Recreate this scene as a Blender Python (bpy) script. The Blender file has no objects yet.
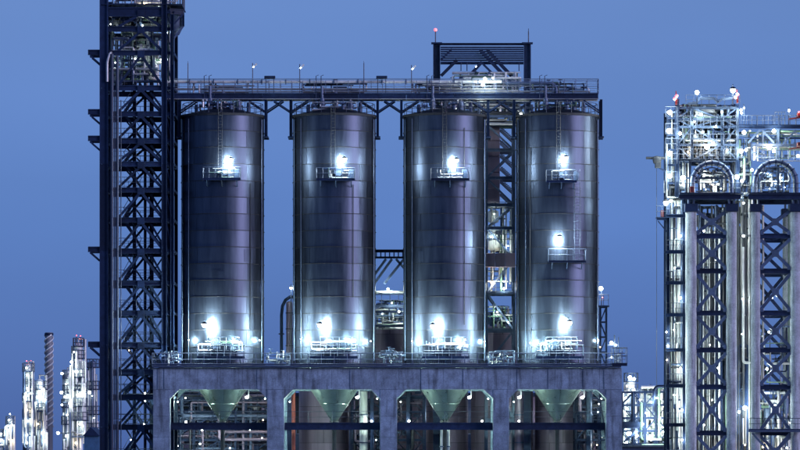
import bpy, math, random
from mathutils import Vector, Matrix
R = math.radians
PI = math.pi
sc = bpy.context.scene
COL = sc.collection

# ------------------------------------------------------------------ camera
D = 400.0                      # metres from the camera to the row of silos
EYE = 5.0                      # eye height
cam = bpy.data.cameras.new('camera'); camo = bpy.data.objects.new('camera', cam); COL.objects.link(camo)
cam.lens = 180.0; cam.sensor_width = 36.0
camo.location = (0, -D, EYE); camo.rotation_euler = (R(90), 0, 0)
cam.shift_y = 225.0/800.0      # level view, raised front: verticals stay upright
cam.clip_start = 1.0; cam.clip_end = 9000.0
sc.camera = camo

# ------------------------------------------------------------------ sky and sun
SUN_EL, SUN_AZ = 3.0, 122.0    # afterglow low behind the camera, to its right (azimuth from +Y towards +X)
w = bpy.data.worlds.new('World'); sc.world = w; w.use_nodes = True
nt = w.node_tree; N = nt.nodes; L = nt.links
bg = N['Background']
sky = N.new('ShaderNodeTexSky'); sky.sky_type = 'NISHITA'; sky.sun_disc = False
sky.sun_elevation = R(SUN_EL); sky.sun_rotation = R(SUN_AZ); sky.air_density = 1.0; sky.dust_density = 0.3; sky.ozone_density = 4.0
tint = N.new('ShaderNodeMix'); tint.data_type = 'RGBA'; tint.blend_type = 'MULTIPLY'; tint.inputs[0].default_value = 1.0
tint.inputs[7].default_value = (1.0, 1.0, 1.0, 1)
L.new(sky.outputs[0], tint.inputs[6])
# dusk: even blue veil of high cloud, a little paler with height
tc = N.new('ShaderNodeTexCoord'); sep = N.new('ShaderNodeSeparateXYZ'); L.new(tc.outputs['Generated'], sep.inputs[0])
rmp = N.new('ShaderNodeValToRGB'); L.new(sep.outputs[2], rmp.inputs[0])
cr = rmp.color_ramp
cr.elements[0].position = 0.0; cr.elements[0].color = (0.60, 1.30, 3.85, 1)
cr.elements[1].position = 0.115; cr.elements[1].color = (1.50, 2.72, 6.25, 1)
e = cr.elements.new(0.055); e.color = (1.10, 2.26, 5.9, 1)
e = cr.elements.new(1.0); e.color = (0.8, 1.5, 3.9, 1)
nz = N.new('ShaderNodeTexNoise'); nz.inputs['Scale'].default_value = 7.0; nz.inputs['Detail'].default_value = 3.0
mp = N.new('ShaderNodeMapping'); mp.inputs['Scale'].default_value = (1, 1, 3.0); L.new(tc.outputs['Generated'], mp.inputs[0]); L.new(mp.outputs[0], nz.inputs['Vector'])
nm = N.new('ShaderNodeMapRange'); nm.inputs[1].default_value = 0.3; nm.inputs[2].default_value = 0.7; nm.inputs[3].default_value = 0.95; nm.inputs[4].default_value = 1.06
L.new(nz.outputs[0], nm.inputs[0])
sm = N.new('ShaderNodeVectorMath'); sm.operation = 'SCALE'; L.new(rmp.outputs[0], sm.inputs[0]); L.new(nm.outputs[0], sm.inputs['Scale'])
mix = N.new('ShaderNodeMix'); mix.data_type = 'RGBA'; mix.inputs[0].default_value = 0.86
L.new(tint.outputs[2], mix.inputs[6]); L.new(sm.outputs[0], mix.inputs[7]); L.new(mix.outputs[2], bg.inputs[0])
bg.inputs[1].default_value = 0.105

sun = bpy.data.lights.new('sun', 'SUN'); so = bpy.data.objects.new('sun', sun); COL.objects.link(so)
sun.energy = 1.85; sun.angle = R(28); sun.color = (0.77, 0.64, 0.92)
sd = Vector((math.sin(R(SUN_AZ))*math.cos(R(12)), math.cos(R(SUN_AZ))*math.cos(R(12)), math.sin(R(12))))
so.rotation_euler = sd.to_track_quat('Z', 'Y').to_euler(); so.location = (60, -120, 80)
sc.view_settings.view_transform = 'Standard'; sc.view_settings.look = 'None'
sc.view_settings.exposure = 0.0; sc.view_settings.gamma = 1.0
sc.render.engine = 'CYCLES'
sc.cycles.max_bounces = 5; sc.cycles.diffuse_bounces = 2; sc.cycles.glossy_bounces = 3
sc.cycles.sample_clamp_indirect = 4.0; sc.cycles.caustics_reflective = False; sc.cycles.caustics_refractive = False
try: sc.cycles.use_light_tree = True
except Exception: pass

# ------------------------------------------------------------------ survey of the photograph: pixel (800x450) at a depth -> metres
def S(Y): return (D+Y)/D
def X(px, Y=0): return (px-400)*0.1*S(Y)
def Z(py, Y=0): return EYE+(450-py)*0.1*S(Y)
def P(px, py, Y=0): return Vector((X(px, Y), Y, Z(py, Y)))

# ------------------------------------------------------------------ materials
def newmat(name):
    m = bpy.data.materials.new(name); m.use_nodes = True
    return m, m.node_tree, m.node_tree.nodes['Principled BSDF']
def surf(name, col, rough=0.5, metal=0.0, vary=0.25, scale=1.5, bump=0.15, objvar=0.15, streak=False, spec=0.5, edge=None, rust=0.0, lowspec=False, world=False):
    m, t, b = newmat(name); n = t.nodes; l = t.links
    tc = n.new('ShaderNodeTexCoord'); mp = n.new('ShaderNodeMapping')
    if world: l.new(n.new('ShaderNodeNewGeometry').outputs['Position'], mp.inputs[0])
    else: l.new(tc.outputs['Object'], mp.inputs[0])
    if streak: mp.inputs['Scale'].default_value = (1, 1, 0.12)
    a = n.new('ShaderNodeTexNoise'); a.inputs['Scale'].default_value = scale; a.inputs['Detail'].default_value = 8; a.inputs['Roughness'].default_value = 0.65
    l.new(mp.outputs[0], a.inputs['Vector'])
    r = n.new('ShaderNodeMapRange'); r.inputs[1].default_value = 0.3; r.inputs[2].default_value = 0.72
    r.inputs[3].default_value = 1-vary; r.inputs[4].default_value = 1+vary; l.new(a.outputs[0], r.inputs[0])
    oi = n.new('ShaderNodeObjectInfo'); r2 = n.new('ShaderNodeMapRange'); r2.inputs[3].default_value = 1-objvar; r2.inputs[4].default_value = 1+objvar
    l.new(oi.outputs['Random'], r2.inputs[0])
    mu = n.new('ShaderNodeMath'); mu.operation = 'MULTIPLY'; l.new(r.outputs[0], mu.inputs[0]); l.new(r2.outputs[0], mu.inputs[1])
    sc_ = n.new('ShaderNodeVectorMath'); sc_.operation = 'SCALE'; sc_.inputs[0].default_value = col; l.new(mu.outputs[0], sc_.inputs['Scale'])
    out = sc_.outputs[0]
    if rust > 0:
        a2 = n.new('ShaderNodeTexNoise'); a2.inputs['Scale'].default_value = 2.3; a2.inputs['Detail'].default_value = 10; l.new(tc.outputs['Object'], a2.inputs['Vector'])
        rr = n.new('ShaderNodeMapRange'); rr.inputs[1].default_value = 0.56; rr.inputs[2].default_value = 0.66; rr.inputs[4].default_value = rust; l.new(a2.outputs[0], rr.inputs[0])
        mx = n.new('ShaderNodeMix'); mx.data_type = 'RGBA'; l.new(rr.outputs[0], mx.inputs[0]); l.new(out, mx.inputs[6]); mx.inputs[7].default_value = (0.10, 0.045, 0.025, 1); out = mx.outputs[2]
    l.new(out, b.inputs['Base Color'])
    b.inputs['Roughness'].default_value = rough; b.inputs['Metallic'].default_value = metal
    if metal > 0.5:
        r3 = n.new('ShaderNodeMapRange'); r3.inputs[1].default_value = 0.3; r3.inputs[2].default_value = 0.72; r3.inputs[3].default_value = rough-0.07; r3.inputs[4].default_value = rough+0.1
        l.new(a.outputs[0], r3.inputs[0]); l.new(r3.outputs[0], b.inputs['Roughness'])
    if lowspec: b.inputs['Specular IOR Level'].default_value = 0.25
    if edge: b.inputs['Specular Tint'].default_value = (*edge, 1)
    bp = n.new('ShaderNodeBump'); bp.inputs['Strength'].default_value = bump; bp.inputs['Distance'].default_value = 0.03
    l.new(a.outputs[0], bp.inputs['Height']); l.new(bp.outputs[0], b.inputs['Normal'])
    return m
M = {}
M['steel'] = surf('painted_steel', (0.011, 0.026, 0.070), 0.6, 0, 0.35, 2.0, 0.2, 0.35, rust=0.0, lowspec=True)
M['steel_mid'] = surf('galvanised_steel', (0.08, 0.12, 0.20), 0.45, 0.3, 0.25, 3.0, 0.1, 0.2)
M['rail'] = surf('railing_steel', (0.045, 0.065, 0.11), 0.5, 0.1, 0.2, 3.0, 0.05, 0.2)
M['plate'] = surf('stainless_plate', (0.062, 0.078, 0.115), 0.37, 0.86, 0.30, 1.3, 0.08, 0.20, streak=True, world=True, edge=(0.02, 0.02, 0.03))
M['seam'] = surf('seam_steel', (0.012, 0.014, 0.02), 0.7, 0.0, 0.2, 2.0, 0.1, 0.1)
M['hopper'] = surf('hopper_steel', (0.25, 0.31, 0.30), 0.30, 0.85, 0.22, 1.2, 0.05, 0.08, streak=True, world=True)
M['tank'] = surf('tank_plate', (0.24, 0.19, 0.26), 0.5, 0.4, 0.25, 0.9, 0.08, 0.2, streak=True, world=True)
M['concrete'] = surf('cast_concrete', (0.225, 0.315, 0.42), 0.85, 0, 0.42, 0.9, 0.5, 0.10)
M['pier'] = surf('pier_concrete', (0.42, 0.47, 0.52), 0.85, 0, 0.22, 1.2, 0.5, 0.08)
M['pipe'] = surf('lagged_pipe', (0.50, 0.52, 0.52), 0.4, 0.35, 0.2, 2.0, 0.05, 0.3)
M['pale'] = surf('white_cladding', (0.70, 0.73, 0.72), 0.45, 0.1, 0.18, 1.2, 0.05, 0.15, streak=True)
M['green'] = surf('green_paint', (0.11, 0.19, 0.14), 0.5, 0, 0.2, 2.0, 0.05, 0.2)
M['red'] = surf('red_paint', (0.13, 0.018, 0.02), 0.5, 0, 0.2, 2.0, 0.05, 0.1)
M['orange'] = surf('primer_orange', (0.55, 0.13, 0.10), 0.55, 0, 0.2, 2.0, 0.05, 0.1)
M['rail_lit'] = surf('lit_railing_steel', (0.17, 0.22, 0.32), 0.45, 0.2, 0.2, 3.0, 0.05, 0.2)  # railing steel again, made paler: the light on these rails is in the colour
M['dark'] = surf('dark_equipment', (0.03, 0.035, 0.045), 0.5, 0.1, 0.3, 2.0, 0.1, 0.2)
M['asphalt'] = surf('asphalt', (0.05, 0.05, 0.052), 0.9, 0, 0.3, 0.35, 0.4, 0)
M['chimney'] = surf('chimney_steel', (0.22, 0.24, 0.28), 0.6, 0.1, 0.25, 0.6, 0.1, 0.1, streak=True)
# the big cast frames: formwork lines, rain streaks
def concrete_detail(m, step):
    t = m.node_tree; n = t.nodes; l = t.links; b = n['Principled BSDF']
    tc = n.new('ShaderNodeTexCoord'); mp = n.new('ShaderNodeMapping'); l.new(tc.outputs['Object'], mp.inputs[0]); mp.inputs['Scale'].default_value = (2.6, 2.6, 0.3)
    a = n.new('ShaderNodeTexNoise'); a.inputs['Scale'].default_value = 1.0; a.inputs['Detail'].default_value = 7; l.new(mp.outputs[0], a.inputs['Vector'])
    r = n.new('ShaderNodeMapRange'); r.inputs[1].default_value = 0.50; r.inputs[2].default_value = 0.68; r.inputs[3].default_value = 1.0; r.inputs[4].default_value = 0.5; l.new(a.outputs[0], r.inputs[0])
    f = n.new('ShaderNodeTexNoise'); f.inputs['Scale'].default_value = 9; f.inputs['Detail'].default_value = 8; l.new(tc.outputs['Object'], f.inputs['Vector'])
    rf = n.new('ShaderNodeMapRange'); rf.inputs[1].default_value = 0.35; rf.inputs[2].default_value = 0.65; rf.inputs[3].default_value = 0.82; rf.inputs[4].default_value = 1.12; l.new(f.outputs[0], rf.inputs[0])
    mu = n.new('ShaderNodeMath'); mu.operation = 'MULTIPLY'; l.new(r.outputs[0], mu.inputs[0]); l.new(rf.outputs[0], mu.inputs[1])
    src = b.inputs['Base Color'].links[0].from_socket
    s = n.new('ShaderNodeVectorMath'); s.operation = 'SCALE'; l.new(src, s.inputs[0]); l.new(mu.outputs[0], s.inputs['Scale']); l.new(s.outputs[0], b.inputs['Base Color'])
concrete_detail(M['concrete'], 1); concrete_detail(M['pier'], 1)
def emis(name, col, strength):
    m, t, b = newmat(name); n = t.nodes
    b.inputs['Base Color'].default_value = (0.8, 0.8, 0.8, 1); b.inputs['Emission Color'].default_value = (*col, 1); b.inputs['Emission Strength'].default_value = strength
    try: m.cycles.emission_sampling = 'NONE'
    except Exception: pass
    return m
M['glow'] = emis('lamp_glass', (0.88, 1.0, 0.98), 22)
M['glow_warm'] = emis('lamp_glass_warm', (1.0, 0.72, 0.42), 14)
M['glow_red'] = emis('beacon_glass_red', (1.0, 0.07, 0.06), 3.2)

# ------------------------------------------------------------------ mesh helpers
ORG = {}
class MB:
    def __init__(s): s.v = []; s.f = []; s.sm = []
    def quad(s, idx, smooth=False): s.f.append(idx); s.sm.append(smooth)
    def box(s, x0, x1, y0, y1, z0, z1):
        b = len(s.v)
        s.v += [(x0,y0,z0),(x1,y0,z0),(x1,y1,z0),(x0,y1,z0),(x0,y0,z1),(x1,y0,z1),(x1,y1,z1),(x0,y1,z1)]
        for q in ((3,2,1,0),(4,5,6,7),(0,1,5,4),(1,2,6,5),(2,3,7,6),(3,0,4,7)): s.quad([b+i for i in q])
        return s
    def chbox(s, x0, x1, y0, y1, z0, z1, c=0.03):
        # box with chamfered edges
        b = len(s.v); pts = []
        for sz in (0,1):
            for sy in (0,1):
                for sx in (0,1):
                    x = (x0,x1)[sx]; y = (y0,y1)[sy]; z = (z0,z1)[sz]
                    dx = (c,-c)[sx]; dy = (c,-c)[sy]; dz = (c,-c)[sz]
                    pts += [(x,y+dy,z+dz),(x+dx,y,z+dz),(x+dx,y+dy,z)]
        s.v += pts
        I = lambda sx,sy,sz,k: b+3*(sx+2*sy+4*sz)+k
        for sx in (0,1):
            q = [I(sx,0,0,0),I(sx,1,0,0),I(sx,1,1,0),I(sx,0,1,0)]; s.quad(q if sx else q[::-1])
        for sy in (0,1):
            q = [I(0,sy,0,1),I(1,sy,0,1),I(1,sy,1,1),I(0,sy,1,1)]; s.quad(q if not sy else q[::-1])
        for sz in (0,1):
            q = [I(0,0,sz,2),I(1,0,sz,2),I(1,1,sz,2),I(0,1,sz,2)]; s.quad(q if sz else q[::-1])
        for sx in (0,1):
            for sy in (0,1):
                q = [I(sx,sy,0,0),I(sx,sy,0,1),I(sx,sy,1,1),I(sx,sy,1,0)]; s.quad(q if (sx+sy)%2 else q[::-1])
            for sz in (0,1):
                q = [I(sx,0,sz,0),I(sx,1,sz,0),I(sx,1,sz,2),I(sx,0,sz,2)]; s.quad(q[::-1] if (sx+sz)%2 else q)
        for sy in (0,1):
            for sz in (0,1):
                q = [I(0,sy,sz,1),I(1,sy,sz,1),I(1,sy,sz,2),I(0,sy,sz,2)]; s.quad(q if (sy+sz)%2 else q[::-1])
        for sx in (0,1):
            for sy in (0,1):
                for sz in (0,1):
                    q = [I(sx,sy,sz,0),I(sx,sy,sz,1),I(sx,sy,sz,2)]; s.quad(q if (sx+sy+sz)%2 else q[::-1])
        return s
    def extr(s, prof, p, q, ua, ub, smooth=False):
        b = len(s.v); n = len(prof)
        for c in (p, q):
            for (a, d) in prof: s.v.append(tuple(c+ua*a+ub*d))
        for i in range(n):
            j = (i+1) % n; s.quad([b+i, b+j, b+n+j, b+n+i], smooth)
        s.quad([b+i for i in range(n)][::-1]); s.quad([b+n+i for i in range(n)])
    def beam(s, p, q, w=0.3, d=0.3, kind='H'):
        p = Vector(p); q = Vector(q); t = (q-p).normalized()
        ref = Vector((0,1,0))
        if abs(t.dot(ref)) > 0.9: ref = Vector((0,0,1))
        ua = t.cross(ref).normalized(); ub = ua.cross(t).normalized()
        W = w/2; H = d/2; k = max(0.02, w*0.16); g = max(0.012, w*0.05)
        if kind == 'H': pr = [(-W,-H),(-W+k,-H),(-W+k,-g),(W-k,-g),(W-k,-H),(W,-H),(W,H),(W-k,H),(W-k,g),(-W+k,g),(-W+k,H),(-W,H)]
        elif kind == 'L': pr = [(-W,-H),(W,-H),(W,-H+k),(-W+k,-H+k),(-W+k,H),(-W,H)]
        else: pr = [(-W,-H),(W,-H),(W,H),(-W,H)]
        s.extr(pr, p, q, ua, ub)
        return s
    def tube(s, pts, r, n=8, caps=True):
        pts = [Vector(p) for p in pts]; b = len(s.v); m = len(pts); prev = None
        for i, p in enumerate(pts):
            t = ((pts[i+1] if i < m-1 else p)-(pts[i-1] if i else p)).normalized()
            if prev is None:
                ref = Vector((0,0,1)) if abs(t.z) < 0.9 else Vector((1,0,0)); u = t.cross(ref).normalized()
            else: u = (prev-t*prev.dot(t)).normalized()
            prev = u; v = t.cross(u)
            k = 1.0
            if 0 < i < m-1:
                c = (pts[i+1]-p).normalized().dot((p-pts[i-1]).normalized()); k = 1/max(0.6, math.sqrt((1+c)/2))
            for j in range(n):
                a = 2*PI*j/n; s.v.append(tuple(p+(u*math.cos(a)+v*math.sin(a))*r*k))
        for i in range(m-1):
            for j in range(n):
                j2 = (j+1) % n; s.quad([b+i*n+j, b+i*n+j2, b+(i+1)*n+j2, b+(i+1)*n+j], n > 5)
        if caps: s.quad([b+j for j in range(n)][::-1]); s.quad([b+(m-1)*n+j for j in range(n)])
        return s
    def lathe(s, prof, c=(0,0,0), n=16, smooth=True, axis='z', a0=0, a1=2*PI):
        b = len(s.v); full = abs(a1-a0-2*PI) < 1e-6; nn = n if full else n+1
        for (r, h) in prof:
            for j in range(nn):
                a = a0+(a1-a0)*j/n
                x, y = r*math.cos(a), r*math.sin(a)
                if axis == 'z': s.v.append((c[0]+x, c[1]+y, c[2]+h))
                elif axis == 'y': s.v.append((c[0]+x, c[1]+h, c[2]+y))
                else: s.v.append((c[0]+h, c[1]+x, c[2]+y))
        for i in range(len(prof)-1):
            for j in range(n):
                j2 = (j+1) % nn if full else j+1
                q = [b+i*nn+j, b+i*nn+j2, b+(i+1)*nn+j2, b+(i+1)*nn+j]
                if axis == 'y': q = q[::-1]
                s.quad(q, smooth)
        return s
    def mesh(s, name, mat, org=(0,0,0)):
        me = bpy.data.meshes.new(name)
        me.from_pydata([(a[0]-org[0], a[1]-org[1], a[2]-org[2]) for a in s.v], [], s.f)
        me.polygons.foreach_set('use_smooth', s.sm); me.materials.append(mat); me.update()
        if any(s.sm): me.set_sharp_from_angle(angle=R(38))
        return me
    def build(s, name, mat, parent=None, **kw):
        o = ORG.get(parent.name, Vector((0,0,0))) if parent else Vector((0,0,0))
        if isinstance(mat, str): mat = M[mat]
        ob = bpy.data.objects.new(name, s.mesh(name, mat, o)); COL.objects.link(ob)
        if parent: ob.parent = parent; ORG[ob.name] = o
        for k, v in kw.items(): ob[k] = v
        return ob
def thing(name, label, cat, loc, group=None):
    o = bpy.data.objects.new(name, None); COL.objects.link(o); o.empty_display_size = 0.5
    o.location = loc; ORG[o.name] = Vector(loc); o['label'] = label; o['category'] = cat
    if group: o['group'] = group
    return o
def inst(me, name, parent, loc, rot=(0,0,0)):       # shared mesh, loc given relative to the thing's base
    ob = bpy.data.objects.new(name, me); COL.objects.link(ob); ob.parent = parent; ob.location = loc; ob.rotation_euler = rot
    ORG[ob.name] = ORG[parent.name]
    return ob
def copy_tree(o, parent=None):
    c = o.copy(); COL.objects.link(c)
    if parent: c.parent = parent
    for ch in list(o.children): copy_tree(ch, c)
    return c
def beam(parent, p, q, w=0.3, d=0.3, kind='H', name='beam', mat='steel'):
    return MB().beam(p, q, w, d, kind).build(name, mat, parent)
def pipe(parent, pts, r, mat='pipe', name='pipe', n=8):
    return MB().tube(rounded(pts, r*2.2), r, n).build(name, mat, parent)
def rounded(pts, rad, k=3):
    pts = [Vector(p) for p in pts]
    if len(pts) < 3: return pts
    out = [pts[0]]
    for i in range(1, len(pts)-1):
        a, b, c = pts[i-1], pts[i], pts[i+1]
        r = min(rad, (a-b).length*0.45, (c-b).length*0.45)
        p0 = b+(a-b).normalized()*r; p2 = b+(c-b).normalized()*r
        for j in range(k+1):
            t = j/k; out.append(p0*(1-t)**2+b*2*t*(1-t)+p2*t*t)
    out.append(pts[-1]); return out
def railing_mb(pts, h=1.1, step=1.4, rp=0.028, closed=False, mid=True, mb=None, toe=False):
    mb = mb or MB(); pts = [Vector(p) for p in pts]
    if closed: pts = pts+[pts[0]]
    up = Vector((0,0,h))
    for i in range(len(pts)-1):
        a, b = pts[i], pts[i+1]; Ln = (b-a).length; k = max(1, round(Ln/step))
        for j in range(k+(1 if i == len(pts)-2 and not closed else 0)):
            p = a.lerp(b, j/k); mb.tube([p, p+up], rp, 4)
        mb.tube([a+up, b+up], rp*1.15, 4)
        if mid: mb.tube([a+up*0.5, b+up*0.5], rp*0.9, 4)
        if toe:
            mb.beam(a+Vector((0,0,0.07)), b+Vector((0,0,0.07)), 0.14, 0.02, 'box')
    return mb
GLOBE = {}
def globe_mesh(r, mat):
    k = (round(r, 3), mat)
    if k not in GLOBE:
        r = r*0.50
        GLOBE[k] = MB().lathe([(0.001,-r),(r*0.6,-r*0.8),(r*0.95,-r*0.3),(r*0.95,r*0.3),(r*0.6,r*0.8),(0.001,r)], n=12).mesh('lamp_glass', M[mat])
    return GLOBE[k]
HOOD = {}
def hood_mesh(r):
    k = round(r, 3)
    if k not in HOOD:
        r = r*0.62
        m = MB(); m.lathe([(r*1.15, r*0.45),(r*0.8, r*0.95),(r*0.3, r*1.25),(0.001, r*1.3)], n=12)
        m.lathe([(0.001, r*1.22),(r*0.25, r*1.15),(r*0.72, r*0.9),(r*1.08, r*0.43),(r*1.15, r*0.45)], n=12)
        m.box(-r*0.12, r*0.12, 0, r*1.6, r*1.0, r*1.22)
        HOOD[k] = m.mesh('lamp_hood', M['dark'])
    return HOOD[k]
NL = [0]
KW = 2.2
def light(parent, loc, watt, r, col=(0.86, 1.0, 0.97)):
    l = bpy.data.lights.new('lamp_light', 'POINT'); l.energy = watt*KW; l.shadow_soft_size = max(0.1, r*1.05); l.color = col
    o = bpy.data.objects.new('lamp_light', l); COL.objects.link(o); o.parent = parent; o.location = loc; NL[0] += 1
    return o
ARM = []
def arm_mesh():
    if not ARM: ARM.append(MB().tube([(0,0,0.05),(0,0.3,0.3),(0,0.9,0.3)], 0.025, 5).mesh('bracket', M['rail']))
    return ARM[0]
def lamp(parent, p, watt=60, r=0.24, mat='glow', col=(0.86, 1.0, 0.97), hood=True, cast=True):
    """a lamp that is bolted to and belongs to a structure: a part of it"""
    p = Vector(p); rel = p-ORG[parent.name]
    if mat == 'glow' and (NL[0]*7) % 11 == 3: mat = 'glow_warm'; col = (1.0, 0.80, 0.55)
    h = inst(globe_mesh(r, mat), 'lamp', parent, rel)
    if mat != 'glow_red' and cast: inst(arm_mesh(), 'bracket', h, (0, 0, 0))
    if cast: light(h, (0,0,0), watt, r, col)
    return h
def floodlight(p, label, watt=120, r=0.3, post=0.0, arm=0.8, group='white floodlights around the silos', col=(0.84, 1.0, 0.96)):
    p = Vector(p)
    t = thing('floodlight', label, 'floodlight', p-Vector((0,0,post)), group)
    o = ORG[t.name]
    inst(hood_mesh(r), 'hood', t, p-o); g = inst(globe_mesh(r, 'glow'), 'lamp_glass', t, p-o)
    light(g, (0,0,0), watt, r, col)
    if post > 0: MB().tube([o+Vector((0,r*1.6,0)), o+Vector((0,r*1.6,post+r*1.1)), p+Vector((0,r*0.2,r*1.2))], 0.045, 6).build('post', 'rail', t)
    else: MB().tube([p+Vector((0,r*0.3,r*1.1)), p+Vector((0,arm,r*1.1))], 0.04, 6).build('bracket', 'rail', t)
    return t
VALVE = []
def valve_mesh():
    if not VALVE:
        m = MB(); m.lathe([(0.16,-0.3),(0.16,-0.24),(0.09,-0.2),(0.15,0),(0.09,0.2),(0.16,0.24),(0.16,0.3)], n=10, axis='x')
        m.tube([(0,0,0),(0,0,0.4)], 0.04, 6)
        ring = [(0.2*math.cos(a*PI/5), 0.2*math.sin(a*PI/5), 0.4) for a in range(11)]; m.tube(ring, 0.025, 5)
        m.tube([(-0.2,0,0.4),(0.2,0,0.4)], 0.018, 4)
        VALVE.append(m.mesh('valve', M['steel_mid']))
    return VALVE[0]
def vessel_mb(x, y, z0, z1, r, n=16, horizontal=False):
    m = MB(); L_ = z1-z0; k = min(r*0.5, L_*0.3)
    pr = [(0.001, 0),(r*0.5, k*0.15),(r*0.87, k*0.5),(r, k),(r, L_-k),(r*0.87, L_-k*0.5),(r*0.5, L_-k*0.15),(0.001, L_)]
    if horizontal: m.lathe(pr, (z0, x, y), n, axis='x')     # x->y centre, y->z centre
    else: m.lathe(pr, (x, y, z0), n)
    return m
def tangle(parent, x0, x1, y0, y1, z0, z1, n, seed, rr=(0.05, 0.16), mats=('pipe','pipe','steel_mid','steel','green'), valves=0, maxseg=4, vert=0.5):
    rnd = random.Random(seed)
    dims = (x1-x0, y1-y0, z1-z0)
    for i in range(n):
        p = Vector((rnd.uniform(x0,x1), rnd.uniform(y0,y1), rnd.uniform(z0,z1))); pts = [p.copy()]; last = -1
        for k in range(rnd.randint(1, maxseg)):
            ax = rnd.choices((0,1,2), ((1-vert)*0.8, 0.25, vert))[0]
            if ax == last: ax = (ax+2) % 3
            last = ax; lo = (x0,y0,z0)[ax]; hi = (x1,y1,z1)[ax]
            q = pts[-1].copy(); tgt = rnd.uniform(lo, hi)
            if abs(tgt-q[ax]) < dims[ax]*0.15: tgt = lo if q[ax] > (lo+hi)/2 else hi
            q[ax] = tgt; pts.append(q)
        r = rnd.uniform(*rr); pipe(parent, pts, r, rnd.choice(mats), n=6 if r < 0.1 else 8)
        if rnd.random() < valves:
            m_ = (pts[0]+pts[1])/2; inst(valve_mesh(), 'valve', parent, m_-ORG[parent.name], (0, 0, rnd.choice((0, PI/2))))
def truss(parent, xs, ys, Yf, Yb, cw=0.35, bw=0.3, brace='X', bracew=0.18, mat='steel', col_top=None, back=True, kind='H', skip=()):
    """frame: columns at pixel columns xs, beams at pixel rows ys (top to bottom)"""
    for Y in ((Yf, Yb) if back else (Yf,)):
        for x in xs: beam(parent, P(x, ys[-1], Yf)+Vector((0,Y-Yf,0)), P(x, ys[0], Yf)+Vector((0,Y-Yf,0)), cw, cw, kind, 'column', mat)
        for y in ys: 
            beam(parent, P(xs[0], y, Yf)+Vector((cw/2,Y-Yf,0)), P(xs[-1], y, Yf)+Vector((-cw/2,Y-Yf,0)), bw, bw*0.7, 'H', 'beam', mat)
        if brace:
            for i in range(len(ys)-1):
                for j in range(len(xs)-1):
                    if (i, j) in skip: continue
                    a = P(xs[j], ys[i], Yf); b = P(xs[j+1], ys[i], Yf); c = P(xs[j], ys[i+1], Yf); d = P(xs[j+1], ys[i+1], Yf)
                    o = Vector((0, Y-Yf+0.10, 0)); o2 = Vector((0, Y-Yf-0.10, 0))
                    if brace == 'X': beam(parent, a+o, d+o, bracew, 0.12, 'L', 'brace', mat); beam(parent, b+o2, c+o2, bracew, 0.12, 'L', 'brace', mat)
                    elif brace == 'V':
                        m_ = (a+b)/2; beam(parent, m_+o, c+o, bracew, 0.12, 'L', 'brace', mat); beam(parent, m_+o2, d+o2, bracew, 0.12, 'L', 'brace', mat)
                    elif brace == '/': 
                        if (i+j) % 2: beam(parent, a+o, d+o, bracew, 0.12, 'L', 'brace', mat)
                        else: beam(parent, b+o, c+o, bracew, 0.12, 'L', 'brace', mat)
    if back:
        for y in ys:
            for x in xs: beam(parent, P(x, y, Yf)+Vector((0,cw/2,0)), P(x, y, Yf)+Vector((0,Yb-Yf-cw/2,0)), bw*0.8, bw*0.6, 'H', 'beam', mat)

# ------------------------------------------------------------------ ground
def ground():
    g = MB(); n = 24; ext = 7000
    xs = [-ext, -1500, -400, -150, -60, 0, 60, 150, 400, 1500, ext]; ys = [-2500, -600, -200, -60, 0, 60, 200, 600, 2000, 7500]
    for y in ys:
        for x in xs: g.v.append((x, y, 0))
    W = len(xs)
    for j in range(len(ys)-1):
        for i in range(W-1): g.quad([j*W+i, j*W+i+1, (j+1)*W+i+1, (j+1)*W+i])
    g.build('ground', surf('gravel_ground', (0.075, 0.07, 0.06), 0.95, 0, 0.35, 0.08, 0.4, 0), kind='structure')
    MB().box(-70, 70, -14, -8.5, -0.1, 0.004).build('road', 'asphalt', kind='structure')
    MB().box(-46, 62, -8.2, 24, -0.1, 0.12).build('concrete_apron', 'concrete', kind='structure')
    m = MB()
    for i in range(-11, 12): m.box(i*6-1.5, i*6+1.5, -11.32, -11.2, 0.0, 0.008)
    m.build('road_marking', surf('road_paint', (0.7, 0.7, 0.68), 0.7), kind='structure')
    MB().chbox(-70, 70, -8.5, -8.3, -0.1, 0.13, 0.02).build('kerb', 'concrete', kind='structure')
    MB().chbox(-70, 70, -14.2, -14.0, -0.1, 0.13, 0.02).build('kerb', 'concrete', kind='structure')
ground()

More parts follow.
